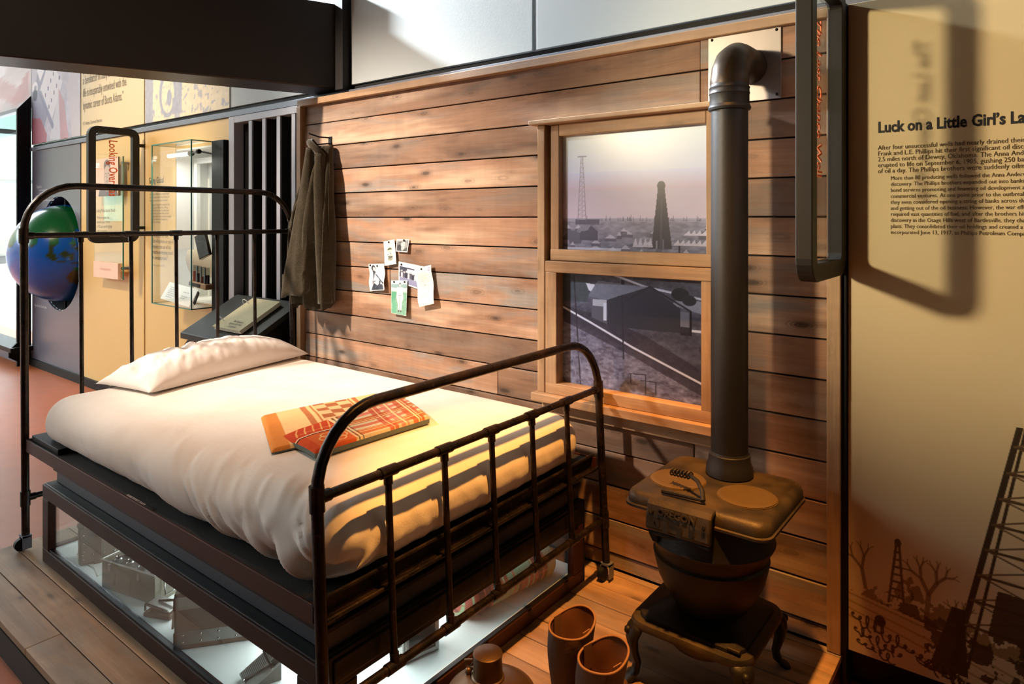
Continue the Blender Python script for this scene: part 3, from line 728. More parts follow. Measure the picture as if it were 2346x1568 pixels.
im.put((im.u > leg(.1) - .1) & (im.v < qz(.19)) & (im.v > qz(.04)) & (vnoise(im.u * 26, im.v * 30, 3) > .52), (60, 46, 28), .85)
im.put((im.u > .80) & (im.v > qz(.5)) & (im.u > .86 - .1 * im.v) & (vnoise(im.u * 20, im.v * 20, 3) > .45), (70, 54, 34), .8)
# handwriting and blots
def scrawl(u, v, slope, n, amp):
    pts = []
    a = 1.0
    for k in range(n * 5):
        q_ = k / 5.0
        if k % 10 == 0: a = rr.choice((.35, .45, .55, 1.3))
        if k % 35 == 34:
            if len(pts) > 1: im.path(pts, .0055, (40, 30, 18))
            pts = []; continue
        pts.append((u + q_ * .011 + .010 * math.cos(q_ * 2.6), v + slope * q_ * .011 + amp * a * math.sin(q_ * 2.6)))
    if len(pts) > 1: im.path(pts, .0055, (40, 30, 18))
scrawl(.01, .15, -.34, 44, .022); scrawl(.02, .095, -.30, 16, .018); scrawl(.24, .055, -.20, 24, .020); scrawl(.56, .035, -.10, 30, .018); scrawl(.03, .05, -.25, 12, .014)
im.ell(.115, .155, .020, .022, (36, 28, 16)); im.ell(.50, .03, .024, .018, (34, 26, 14))
for cu in (.56, .61): im.ell(cu, .022, .018, .013, (60, 46, 28)); im.ell(cu, .022, .011, .007, (208, 186, 140))
im.sheet('print', (-.457, 2.2892, .014), (.758, 0, 0), (0, 0, .767), print_mat('panel_print', 0.42, 0.5), cp)

# ---------------------------------------------------------------- vertical sign frames standing out from the wall
def sign_frame(label, x0, x1, ya, yb, z0, z1, body, tsize, ty, tz, tsx):
    root = thing('sign_frame', label, 'sign', ((x0 + x1) / 2, yb, z0))
    def loop(yA, yB, zA, zB, r, n=6):
        pts = []
        for cx_, cz_, a0 in ((yB - r, zB - r, 0), (yA + r, zB - r, 90), (yA + r, zA + r, 180), (yB - r, zA + r, 270)):
            for k in range(n + 1):
                a = math.radians(a0 + 90 * k / n); pts.append((cx_ + r * math.cos(a), cz_ + r * math.sin(a)))
        return pts
    o = loop(ya, yb, z0, z1, .065); i_ = loop(ya + .05, yb - .05, z0 + .05, z1 - .05, .018)
    n = len(o); vs = []
    for X_ in (x0, x1): vs += [(X_, p[0], p[1]) for p in o] + [(X_, p[0], p[1]) for p in i_]
    fs = []
    for k in range(n):
        j = (k + 1) % n
        fs += [(k, n + k, n + j, j), (2 * n + k, 2 * n + j, 3 * n + j, 3 * n + k), (k, j, 2 * n + j, 2 * n + k), (n + j, n + k, 3 * n + k, 3 * n + j)]
    m = MB(); m.add(vs, fs); m.build('frame', M['frame_dk'], root, bevel=.003)
    xm = (x0 + x1) / 2
    m = MB(); m.box(xm - .003, xm + .003, ya + .049, yb - .049, z0 + .049, z1 - .049); gp_ = m.build('pane', M['glass'], root)
    for zb in (z0 + .11, z1 - .12):
        m = MB(); m.box(xm - .012, xm + .012, yb - .004, yb + .075, zb - .012, zb + .012); m.build('bracket', M['frame_dk'], root, bevel=.002)
    text('lettering', body, tsize, frameM((xm + .0045, ty, tz), (0, 0, -1), (0, 1, 0)), M['inkorange'], root, tsx, bold=.0012)
sign_frame('upright rounded frame holding glass lettered Looking Overseas', -5.49, -5.445, 1.99, 2.345, 1.165, 2.03, 'Looking Overseas', .085, 2.135, 1.935, .68)
sign_frame('upright rounded frame holding glass lettered The Last Chance Well', -.50, -.457, 1.862, 2.262, 1.178, 2.045, 'The Last Chance Well', .074, 1.985, 1.905, .66)

# ---------------------------------------------------------------- portrait plate on the warm cream panel
pp = thing('portrait_plate', 'clear acrylic plate with a man’s portrait and pink caption card', 'plaque', (-5.95, WY, .86))
mb = MB(); mb.box(-6.25, -5.70, 2.325, 2.333, .862, 1.84); mb.build('acrylic', M['glass'], pp)
mb = MB(); mb.box(-5.70, -5.694, 2.324, 2.334, .862, 1.84); mb.build('acrylic_edge', M['glassedge'], pp)
for a in ((-6.2, .95), (-5.74, .95), (-6.2, 1.79), (-5.74, 1.79)):
    mb = MB(); mb.lathe([(.012, 0), (.012, .057)], (a[0], 2.333, a[1]), 12, Matrix.Rotation(-math.pi / 2, 3, 'X'), True, True); mb.build('standoff', M['alum'], pp)
im = Img(70, 50, (240, 198, 176), 1.5)
im.poly([(.22, 0), (.26, .18), (.42, .30), (.72, .30), (.95, .16), (1, 0)], (96, 84, 88)); im.poly([(.50, .30), (.58, 0), (.66, .30)], (230, 220, 214)); im.rect(.565, 0, .595, .22, (90, 76, 80))
im.ell(.565, .56, .125, .33, (196, 170, 158)); im.ell(.565, .80, .13, .16, (120, 104, 100)); im.ell(.57, .66, .105, .14, (202, 176, 162)); im.rect(.50, .58, .55, .61, (90, 76, 74)); im.rect(.59, .58, .64, .61, (90, 76, 74)); im.rect(.535, .37, .61, .39, (120, 90, 86)); im.line((.57, .56), (.56, .46), .02, (150, 126, 116)); im.speckle(.02, 30, 20)
mb = MB(); mb.box(-6.24, -5.755, 2.316, 2.325, 1.53, 1.84); mb.build('portrait_backing', M['black'], pp)
im.sheet('portrait', (-6.24, 2.3155, 1.53), (.485, 0, 0), (0, 0, .31), M['print'], pp)
mb = MB(); mb.box(-6.205, -5.735, 2.305, 2.325, .863, .99); mb.build('caption_card', plain('pink_card', (244, 202, 180), .6), pp)
text('lettering', 'Overseas growth', .035, wallM(-6.07, 2.304, .925), plain('pale_ink', (226, 176, 156), .6), pp, .8)
text('heading', 'Leading Phillips Into the World', .04, wallM(-6.20, 2.3235, 1.40), M['ink'], pp, .72)
text('lettering', 'Petroleum engineer and\nexecutive joined the firm\nin 1923 and rose through the\nranks to become its\npresident, guiding the growth\nof fields abroad.', .036, wallM(-6.19, 2.3235, 1.345), M['ink'], pp, .7, line=1.05)

# ---------------------------------------------------------------- glass wall case with its niche
gc = thing('glass_wall_case', 'frameless glass case over a white lit niche in the cream panel', 'display case', (-4.69, WY, .745))
x0, x1, y0, z0, z1, th = -4.965, -4.405, 2.222, .745, 1.868, .007
for nm, b in (('front_pane', (x0, x1, y0, y0 + th, z0, z1)), ('side_pane', (x0, x0 + th, y0 + th, WY, z0, z1)), ('side_pane', (x1 - th, x1, y0 + th, WY, z0, z1)), ('top_pane', (x0 + th, x1 - th, y0 + th, WY, z1 - th, z1)), ('bottom_pane', (x0 + th, x1 - th, y0 + th, WY, z0, z0 + th))):
    mb = MB(); mb.box(*b); mb.build(nm, M['glass'], gc)
mb = MB(); e = .0035
for xx in (x0, x1):
    mb.box(xx - e, xx + e, y0 - e, y0 + e, z0, z1); mb.box(xx - e, xx + e, y0, WY, z1 - e, z1 + e); mb.box(xx - e, xx + e, y0, WY, z0 - e, z0 + e)
for zz in (z0, z1): mb.box(x0, x1, y0 - e, y0 + e, zz - e, zz + e)
mb.build('glass_edges', M['glassedge'], gc)
mb = MB(); mb.box(-4.96, -4.95, WY, 2.62, .755, 1.85); mb.box(-4.43, -4.42, WY, 2.62, .755, 1.85); mb.box(-4.95, -4.43, WY, 2.62, 1.84, 1.85); mb.box(-4.95, -4.43, WY, 2.62, .755, .765); mb.box(-4.96, -4.42, 2.62, 2.63, .755, 1.85)
mb.build('niche', M['white'], gc)
mb = MB()
for b in ((-4.92, -4.88, .80, 1.79), (-4.48, -4.435, .80, 1.79), (-4.88, -4.48, 1.75, 1.79)): mb.box(b[0], b[1], 2.50, 2.53, b[2], b[3])
mb.build('inner_frame', M['white'], gc, bevel=.003)
mb = MB(); mb.box(-4.385, -4.235, 2.350, 2.388, .60, 1.87); tag(mb.build('case_side_board', M['black'], loc=(-4.3, 2.388, .70), bevel=.003), 'tall black board standing beside the glass wall case', 'board')
tl = thing('case_lamp', 'thin tube lamp on a bent arm inside the glass wall case', 'lamp', (-4.6, 2.35, 1.79))
mb = MB(); mb.tube([(-4.86, 2.29, 1.79), (-4.55, 2.29, 1.79)], .013, 12); mb.build('tube', emit_mat('lit_tube', (255, 252, 240), 5.0), tl)
mb = MB(); mb.tube([(-4.55, 2.29, 1.79), (-4.50, 2.29, 1.795), (-4.46, 2.32, 1.80), (-4.45, 2.39, 1.79), (-4.45, 2.5, 1.78)], .006, 8); mb.build('arm', M['alum'], tl)
mb = MB(); mb.tube([(-4.56, 2.29, 1.79), (-4.53, 2.29, 1.79)], .018, 12); mb.build('socket', M['black'], tl)
mb = MB(); mb.tube([(-4.47, 2.3, 1.8), (-4.45, 2.3, 1.80)], .016, 10); mb.build('knuckle', M['black'], tl)
cl = bpy.data.lights.new('case_lamp_light', 'AREA'); cl.shape = 'RECTANGLE'; cl.size = .30; cl.size_y = .03; cl.energy = 2.0; cl.color = (1, .98, .93)
clo = bpy.data.objects.new('case_lamp_light', cl); COL.objects.link(clo); clo.location = (-4.70, 2.29, 1.77)
# things shown in the niche
paper = plain('old_paper', (236, 226, 204), .8, 0, .06, 20)
kraft = plain('kraft_envelope', (232, 190, 134), .75, 0, .06, 20)
mb = MB(); mb.box(-4.70, -4.55, 2.535, 2.54, 1.36, 1.60); d1 = tag(mb.build('grey_folder', plain('grey_card', (150, 152, 148), .7), loc=(-4.62, 2.54, 1.36)), 'grey card folder pinned up in the lit niche', 'folder')
mb = MB(); mb.prism([(-4.72, 1.03), (-4.50, 1.03), (-4.49, 1.30), (-4.56, 1.34), (-4.70, 1.32)], 'y', 2.54, 2.555); tag(mb.build('kraft_envelope', kraft, loc=(-4.6, 2.55, 1.03)), 'tan paper envelope hanging in the lit niche', 'envelope')
mb = MB(); mb.prism([(-4.78, 1.38), (-4.72, 1.66), (-4.58, 1.65), (-4.60, 1.34), (-4.70, 1.33)], 'y', 2.56, 2.565); tag(mb.build('paper_sheet', paper, loc=(-4.68, 2.56, 1.33)), 'creased white paper sheet behind the grey folder', 'paper')
P = np.zeros((14, 18, 3)); 
for j in range(14):
    for i in range(18):
        u = i / 17; v = j / 13; P[j, i] = (-4.74 + .22 * u + .03 * v * (1 - u), 2.40 + .12 * u - .06 * math.sin(v * 2.2), .93 + .20 * v)
mb = MB(); mb.grid(P); tag(mb.build('curled_log_sheet', paper, loc=(-4.63, 2.45, .93)), 'curled white log sheet behind the oil tubes', 'paper')
bk = thing('leather_notebook', 'black leather notebook tilted on a clear stand in the niche', 'book', (-4.45, 2.34, 1.08))
Mt = Matrix.Rotation(math.radians(-24), 3, 'Y') @ Matrix.Rotation(math.radians(12), 3, 'Z')
mb = MB(); mb.obox((-4.46, 2.33, 1.165), (.052, .012, .085), Mt); mb.build('cover', plain('black_leather', (36, 34, 32), .5, 0, .2, 20, .2, 120), bk, bevel=.004)
mb = MB(); mb.obox((-4.46, 2.33, 1.165), (.047, .008, .088), Mt); mb.build('pages', paper, bk)
rk = thing('sample_rack', 'small wooden rack for oil sample tubes in the glass case', 'rack', (-4.50, 2.36, .87))
mb = MB(); mb.obox((-4.485, 2.33, .895), (.115, .03, .018), Matrix.Rotation(math.radians(4), 3, 'Y')); mb.build('base', M['trimwood'], rk, bevel=.004)
mb = MB(); mb.obox((-4.51, 2.297, .897), (.07, .004, .010), Matrix.Rotation(math.radians(4), 3, 'Y')); mb.build('name_plate', M['black'], rk)
for k, (c, hgt) in enumerate((((190, 84, 20), .075), ((30, 26, 26), .065), ((120, 36, 24), .050), ((28, 18, 34), .065))):
    cx_ = -4.565 + .052 * k
    tb = thing('sample_tube', ('orange', 'black', 'dark red', 'violet black')[k] + ' oil sample in a glass tube on the wooden rack', 'tube', (cx_, 2.33, .91), group='oil sample tubes')
    mb = MB(); mb.lathe([(.020, 0), (.020, .115), (.018, .115), (.018, .003)], (cx_, 2.33, .912 - .004 * k), 16, None, True); mb.build('glass_wall', M['glass'], tb)
    mb = MB(); mb.lathe([(.0175, .004), (.0175, hgt)], (cx_, 2.33, .912 - .004 * k), 16, None, True, True); mb.build('oil', plain('oil_' + str(k), c, .15), tb)
lc = thing('label_card', 'white printed label card leaning in the glass wall case', 'label', (-4.64, 2.25, .755))
ex = Vector((.405, .0, -.03)); ey = Vector((.045, .045, .115))
Pq = [Vector((-4.87, 2.235, .785)), Vector((-4.87, 2.235, .785)) + ex, Vector((-4.87, 2.235, .785)) + ex + ey, Vector((-4.87, 2.235, .785)) + ey]
nq = ex.cross(ey).normalized() * -.004
mb = MB(); mb.add(Pq + [p - nq * -1 for p in Pq], [(0, 1, 2, 3), (7, 6, 5, 4), (0, 4, 5, 1), (1, 5, 6, 2), (2, 6, 7, 3), (3, 7, 4, 0)]); mb.build('card', M['white'], lc)
F_ = frameM(Pq[0] + ex.cross(ey).normalized() * .0012, ex, ey)
text('lettering', 'The company built its first\noverseas refinery and joined\nthe search for crude in the\nMiddle East. Samples of oil\nfrom early fields were kept\nby the drilling crews.', .013, F_ @ Matrix.Translation((.05, .095, 0)), M['ink'], lc, .8, line=1.1)
text('lettering', 'Oil samples, 1950s\n\nCrude oil from five\noverseas fields', .013, F_ @ Matrix.Translation((.24, .085, 0)), M['ink'], lc, .8, line=1.1)
mb = MB(); mb.obox((-4.43, 2.268, .815), (.010, .004, .05), Matrix.Rotation(math.radians(35), 3, 'Y')); mb.build('prop', M['black'], lc)

# ---------------------------------------------------------------- reading desk with ring binder
dk = thing('reading_desk', 'black sloping reading desk in front of the slatted screen', 'desk', (-3.75, 2.37, FZ))
def dz(y): return .655 + (y - 2.0) * (.851 - .655) / .36
mb = MB(); mb.prism([(2.0, dz(2.0)), (2.368, dz(2.368)), (2.368, dz(2.368) - .035), (2.0, dz(2.0) - .035)], 'x', -4.10, -3.40); mb.build('top', plain('desk_laminate', (40, 39, 33), .45, spec=.3), dk, bevel=.003)
mb = MB(); mb.prism([(2.02, dz(2.02) - .035), (2.368, dz(2.368) - .035), (2.368, .45), (2.20, .45)], 'x', -3.46, -3.405); mb.build('side_bracket', M['black'], dk)
mb = MB(); mb.prism([(2.10, dz(2.10) - .036), (2.366, dz(2.366) - .036), (2.366, .48), (2.26, .48)], 'x', -4.08, -4.05); mb.build('side_bracket', M['black'], dk)
mb = MB(); mb.box(-3.95, -3.52, 2.25, 2.36, FZ, dz(2.25) - .04); mb.build('pedestal', plain('grey_pedestal', (120, 112, 104), .6), dk)
for k in range(4):
    xx = -4.07 + .10 * k; mb = MB(); mb.prism([(xx, dz(2.0) - .085), (xx + .055, dz(2.0) - .037), (xx + .095, dz(2.0) - .037), (xx + .03, dz(2.0) - .10)], 'y', 2.0, 2.04); mb.build('edge_bracket', M['frame_dk'], dk)
bi = thing('ring_binder', 'cream covered ring binder lying on the black reading desk', 'binder', (-3.68, 2.2, dz(2.2)))
ey = Vector((0, .36, .196)).normalized(); exv = Vector((1, 0, 0)); ez = exv.cross(ey)
Mb = Matrix((exv, ey, ez)).transposed()
bc = Vector((-3.675, 2.195, dz(2.195))) + ez * .014
mb = MB(); mb.obox(bc, (.145, .145, .011), Mb); mb.build('pages', plain('binder_pages', (232, 228, 206), .7), bi, bevel=.003)
mb = MB(); mb.obox(bc + ez * .0125, (.147, .147, .0015), Mb); mb.build('cover', plain('binder_cover', (222, 208, 158), .5, 0, .08, 16), bi)
for s in (-.09, .09):
    pts = []
    for k in range(13):
        a = math.pi * k / 12; pts.append(bc + exv * (-.137 - .03 * math.cos(a)) + ey * s + ez * (.008 + .035 * math.sin(a)))
    mb = MB(); mb.tube(pts, .0028, 8); mb.build('ring', M['white'], bi)
text('lettering', 'Phil Embury’s\nBottom Oil Field\nScrapbook', .024, frameM(bc + ez * .0145 + exv * .035 - ey * .085, exv, ey), M['ink'], bi, .8, 'CENTER', line=.95)

# ---------------------------------------------------------------- pinned photographs and letter on the planks
pin_m = plain('dark_pin', (46, 42, 38), .35, .6)
def pinned(label, cat, q, img, pins, curl, name='pinned_photo'):
    """q: corners TL, TR, BR, BL as (x, z) on the plank face"""
    TL, TR, BR, BL = [np.array((a, 2.2855, b)) for a, b in q]
    cx_ = (TL + TR + BR + BL) / 4
    root = thing(name, label, cat, (cx_[0], 2.288, cx_[2]), group='photographs pinned to the planks')
    u, v = img.u[..., None], img.v[..., None]
    P = (BL * (1 - u) + BR * u) * (1 - v) + (TL * (1 - u) + TR * u) * v
    P[..., 1] -= curl(img.u, img.v)
    mb = MB(); mb.grid(P); mb.build('sheet', M['print'], root, colors=srgb2lin(img.a).reshape(-1, 3), sharp=180)
    for pu, pv in pins:
        j = int(pv * (img.ny - 1)); i = int(pu * (img.nx - 1)); p = P[j, i]
        mb = MB(); mb.lathe([(.0001, .0052), (.004, .004), (.0052, .001), (.0015, .0), (.0012, -.01)], tuple(p), 10, Matrix.Rotation(math.pi / 2, 3, 'X')); mb.build('pin', pin_m, root)
W_ = (244, 242, 234)
im = Img(44, 64, (236, 232, 212), .66); im.border(.07, .05, (248, 246, 240)); im.ell(.5, .62, .24, .10, (150, 150, 130), .8); im.ell(.5, .64, .16, .05, (70, 72, 66)); im.ell(.52, .58, .22, .04, (210, 208, 190)); im.rect(.30, .40, .36, .46, (60, 60, 56)); im.rect(.54, .42, .62, .48, (60, 60, 56)); im.poly([(.34, .36), (.74, .36), (.70, .28), (.36, .26)], (66, 66, 60)); im.ell(.52, .25, .22, .08, (120, 122, 106), .8); im.line((.3, .36), (.74, .40), .014, (60, 60, 56)); im.speckle(.06, 26, 36)
pinned('tall faded print of a machine pinned highest on the planks', 'photo', [(-2.587, 1.232), (-2.507, 1.244), (-2.488, 1.124), (-2.568, 1.112)], im, [(.5, .94)], lambda u, v: .004 + .010 * (1 - v) ** 2 * (1 - u * .5))
im = Img(48, 40, (96, 98, 100), 1.4); im.speckle(.22, 7, 7); im.ell(.55, .5, .18, .38, (206, 208, 210), .8); im.ell(.28, .3, .16, .28, (50, 54, 58), .9); im.line((.2, .75), (.8, .85), .05, (60, 60, 62)); im.ell(.8, .6, .08, .3, (150, 152, 152)); im.speckle(.12, 26, 26); im.rect(0, .82, .5, 1, (230, 230, 228), .6); im.border(.05, .06)
pinned('small square snapshot of people pinned beside the tall faded print', 'photo', [(-2.491, 1.247), (-2.401, 1.246), (-2.410, 1.184), (-2.491, 1.186)], im, [(.6, .93)], lambda u, v: .003 + .006 * (1 - v))
im = Img(52, 64, (232, 234, 238), .8); im.vgrad(0, 1, (222, 224, 232), (236, 238, 242)); im.ell(.30, .84, .13, .12, (58, 60, 70)); im.ell(.33, .80, .075, .09, (214, 214, 216)); im.poly([(.20, .78), (.26, .45), (.34, .2), (.42, .5), (.40, .72)], (70, 74, 86)); im.poly([(.34, .66), (.44, .60), (.80, .34), (.92, .12), (.40, .10), (.30, .4)], (196, 204, 212)); im.line((.42, .60), (.95, .26), .05, (60, 70, 90)); im.poly([(.10, .02), (.95, .02), (.90, .22), (.30, .26)], (74, 80, 94)); im.put((vnoise(im.u * 16, im.v * 16, 3) > .52) & (im.v < .38) & (im.u > .25), (46, 52, 68), .8); im.ell(.56, .34, .10, .14, (228, 232, 236)); im.border(.035, .03)
pinned('portrait print of a long-haired woman pinned left of the other photographs', 'photo', [(-2.693, 1.115), (-2.577, 1.122), (-2.568, .990), (-2.690, .977)], im, [(.57, .93), (.12, .96)], lambda u, v: .004 + .012 * (1 - v) ** 2 * u + .006 * np.sin(v * 5) ** 2)
im = Img(70, 52, (164, 166, 200), 1.35); im.vgrad(0, .32, (128, 132, 168), (140, 144, 178)); im.vgrad(.80, 1, (196, 198, 224), (210, 210, 230)); im.rect(0, .32, 1, .80, (62, 66, 86)); im.rect(.34, .55, .72, .74, (226, 228, 234))
for k in range(11):
    uu = .04 + .09 * k; im.ell(uu, .60 if k % 2 else .55, .03, .05, (196, 192, 194)); im.rect(uu - .035, .30, uu + .035, .52, ((40, 42, 58), (214, 216, 222), (90, 92, 108))[k % 3], .9)
im.speckle(.07, 40, 30); im.border(.035, .045)
pinned('wide group photograph pinned half behind the handwritten letter', 'photo', [(-2.478, 1.137), (-2.294, 1.118), (-2.310, 1.004), (-2.478, 1.033)], im, [(.12, .90)], lambda u, v: .002 + .002 * u)
im = Img(52, 72, (120, 168, 146), .70); im.vgrad(.70, 1, (188, 204, 208), (206, 216, 224)); im.rect(0, .78, 1, .90, (116, 152, 156), .8); im.rect(0, .66, 1, .76, (206, 198, 206), .8); im.speckle(.09, 20, 26); im.poly([(.02, .68), (.02, .3), (.3, .5), (.36, .66)], (72, 152, 118), .7); im.ell(.56, .86, .055, .05, (206, 196, 192)); im.ell(.56, .91, .06, .025, (84, 96, 104)); im.poly([(.40, .80), (.72, .80), (.76, .52), (.36, .52)], (226, 218, 226)); im.rect(.44, .545, .68, .57, (110, 104, 120)); im.poly([(.42, .55), (.54, .55), (.53, .12), (.44, .12)], (222, 212, 222)); im.poly([(.57, .55), (.72, .55), (.68, .12), (.59, .12)], (222, 212, 222)); im.poly([(.40, .78), (.34, .50), (.40, .36), (.45, .5)], (220, 206, 214)); im.poly([(.70, .78), (.78, .5), (.72, .36), (.68, .5)], (220, 206, 214)); im.rect(.44, .08, .53, .13, (90, 84, 90)); im.rect(.60, .08, .68, .13, (90, 84, 90)); im.ell(.2, .2, .12, .2, (84, 166, 132), .6); im.border(.018, .012, (226, 232, 226))
pinned('green tinted print of a ball player in white pinned lowest', 'photo', [(-2.526, 1.040), (-2.410, 1.047), (-2.410, .875), (-2.517, .880)], im, [(.2, .97), (.85, .97)], lambda u, v: .008 + .008 * (1 - v))
im = Img(52, 88, (240, 236, 220), .6); im.speckle(.03, 8, 10); rr = random.Random(8)
for k in range(15):
    v0 = .86 - .045 * k; pts = [(.14 + .04 * i + .02 * (k % 3), v0 + rr.uniform(-.008, .008)) for i in range(rr.randint(13, 19))]; im.path(pts, .009, (120, 118, 120), .7)
im.rect(.80, .86, .95, .96, (150, 146, 176)); im.rect(.83, .88, .92, .94, (190, 186, 206)); im.line((.45, .52), (.52, .525), .012, (60, 56, 56))
pinned('handwritten letter with a stamp pinned at the right of the photographs', 'letter', [(-2.359, 1.104), (-2.248, 1.130), (-2.216, .951), (-2.318, .926)], im, [(.45, .96)], lambda u, v: .008 + .010 * (1 - v) + .004 * np.sin(v * 9) + .006 * np.clip(.18 - v, 0, 1) * 4 * u, 'pinned_letter')

# ---------------------------------------------------------------- hook and coat
hk = thing('coat_hook', 'small dark iron hook screwed to the planks', 'hook', (-3.03, 2.288, 1.76))
mb = MB(); mb.box(-3.034, -3.006, 2.282, 2.289, 1.748, 1.792); mb.build('plate', M['black'], hk, bevel=.002)
mb = MB(); mb.tube([(-3.02, 2.284, 1.785), (-3.03, 2.22, 1.785), (-3.045, 2.165, 1.80)], .004, 8); mb.tube([(-3.02, 2.284, 1.755), (-3.02, 2.20, 1.742), (-3.02, 2.17, 1.768)], .004, 8)
mb.build('prong', M['black'], hk)
t = NT('olive_wool'); v = t.coord(); nz = t.noise(v, 260, 3); n2 = t.noise(v, 14, 4)
c_ = t.mix(t.mapr(nz, .3, .7), lin((44, 38, 28)), lin((78, 70, 54))); c_ = t.mix(t.mapr(n2, .35, .7, 0, .5), c_, lin((40, 35, 26))); t.bump(nz, .6, .003)
t.b.inputs['Sheen Weight'].default_value = .35; t.b.inputs['Sheen Roughness'].default_value = .4
wool = t.fin(c_, .95, 0, .1)
coat = thing('wool_coat', 'dark olive wool coat hanging from the hook on the planks', 'coat', (-3.06, 2.285, .88))
def interp(z, tab):
    zs = [a[0] for a in tab]; return [float(np.interp(z, zs, [a[k] for a in tab])) for k in range(1, len(tab[0]))]
#        z    xl      xr     depth
body = [(.88, -3.165, -2.905, .085), (1.05, -3.175, -2.90, .09), (1.30, -3.175, -2.905, .085), (1.45, -3.155, -2.925, .075), (1.588, -3.115, -2.935, .065), (1.68, -3.08, -2.955, .05), (1.735, -3.045, -2.965, .035)]
nr, na = 46, 84; rings = []
for j in range(nr):
    z = 1.735 - (1.735 - .885) * j / (nr - 1); xl, xr, d = interp(z, body); t_ = max(0.0, 1 - (z - .885) / .85); ring = []
    for k in range(na):
        a = 2 * math.pi * k / na; ca, sa = math.cos(a), math.sin(a)
        fold = 1 + (.10 + .42 * t_ ** .7) * .5 * (math.sin(5 * a + 1.1 + 1.5 * t_) + .6 * math.sin(9 * a - 2.2 * t_ + .5) + .35 * math.sin(15 * a + 3 * t_))
        x = (xl + xr) / 2 + (xr - xl) / 2 * (abs(ca) ** .8 * (1 if ca > 0 else -1)) * (1 + .03 * math.sin(9 * z + k * .3))
        yy = 2.278 - d * (1 - sa) * .5 * 2 * (.75 + .25 * fold) if sa < 0 else 2.278 - d * (1 - sa) * .6
        yy = 2.28 - d * (.9 - .9 * sa) * (fold if sa < .3 else 1)
        hem = .012 * math.sin(3 * a + .6) + .014 * math.sin(7 * a) if j > nr - 5 else 0
        ring.append((x, min(yy, 2.284), z + hem * (j - nr + 5) / 4))
    rings.append(ring)
mb = MB(); mb.rings(rings, True, False); mb.build('body', wool, coat, sharp=180)
sl = [(.955, -3.135, -2.955, .055), (1.10, -3.12, -2.970, .058), (1.35, -3.090, -2.985, .048), (1.55, -3.05, -2.995, .036), (1.72, -3.03, -2.995, .022)]
rings = []; nr = 34; na = 48
for j in range(nr):
    z = 1.72 - (1.72 - .955) * j / (nr - 1); xl, xr, d = interp(z, sl); t_ = max(0.0, 1 - (z - .955) / .765); ring = []
    for k in range(na):
        a = 2 * math.pi * k / na
        f = 1 + .26 * t_ * (math.sin(3 * a + .8 + t_) + .5 * math.sin(6 * a + 2))
        ring.append(((xl + xr) / 2 + (xr - xl) / 2 * math.cos(a) + .012 * math.sin(6 * z), 2.098 + (.060) * (1 - t_) + d * math.sin(a) * f, z + (.018 * math.sin(a + .7) + .008 * math.sin(3 * a)) * t_ ** 6))
    rings.append(ring)
inner = [[((p[0] + (xl + xr) / 2 * 0) * 1 - (p[0] - (xl + xr) / 2) * .07, p[1] - (p[1] - 2.098) * .10, p[2] + dzz) for p in rings[-1]] for dzz in (0, .05, .12)]
mb = MB(); mb.rings(rings + inner, True, False); mb.build('sleeve', wool, coat, sharp=180)
rings = []; sl2 = [(.905, -2.975, -2.895, .05), (1.2, -2.985, -2.905, .055), (1.55, -3.0, -2.945, .04), (1.70, -2.995, -2.965, .02)]
for j in range(28):
    z = 1.70 - (1.70 - .905) * j / 27; xl, xr, d = interp(z, sl2)
    rings.append([((xl + xr) / 2 + (xr - xl) / 2 * math.cos(2 * math.pi * k / 28), 2.19 + d * math.sin(2 * math.pi * k / 28) * (1 + .12 * math.sin(3 * 2 * math.pi * k / 28 + z * 4)), z) for k in range(28)])
mb = MB(); mb.rings(rings, True, True); mb.build('sleeve', wool, coat, sharp=180)
pts = []
for k in range(17):
    a = math.pi * 2 * k / 17; pts.append((-3.02 + .042 * math.cos(a), 2.20 + .035 * math.sin(a), 1.715 + .04 * math.cos(a * 1 + 2.5)))
mb = MB(); mb.tube(pts, .018, 10, closed=True); mb.build('collar', wool, coat, sharp=180)
mb = MB(); mb.tube([(-3.19, 2.20, 1.27), (-3.235, 2.19, 1.20), (-3.25, 2.18, 1.05), (-3.24, 2.18, .95), (-3.18, 2.20, .90)], .005, 8); mb.build('strap', wool, coat)
mb = MB(); mb.tube([(-3.09, 2.14, 1.46), (-3.13, 2.13, 1.38), (-3.135, 2.12, 1.30), (-3.17, 2.15, 1.24)], [.004, .009, .009, .004], 8); mb.tube([(-3.17, 2.15, 1.24), (-3.14, 2.12, 1.21), (-3.12, 2.11, 1.12)], [.004, .008, .003], 8); mb.build('fold_seam', wool, coat)
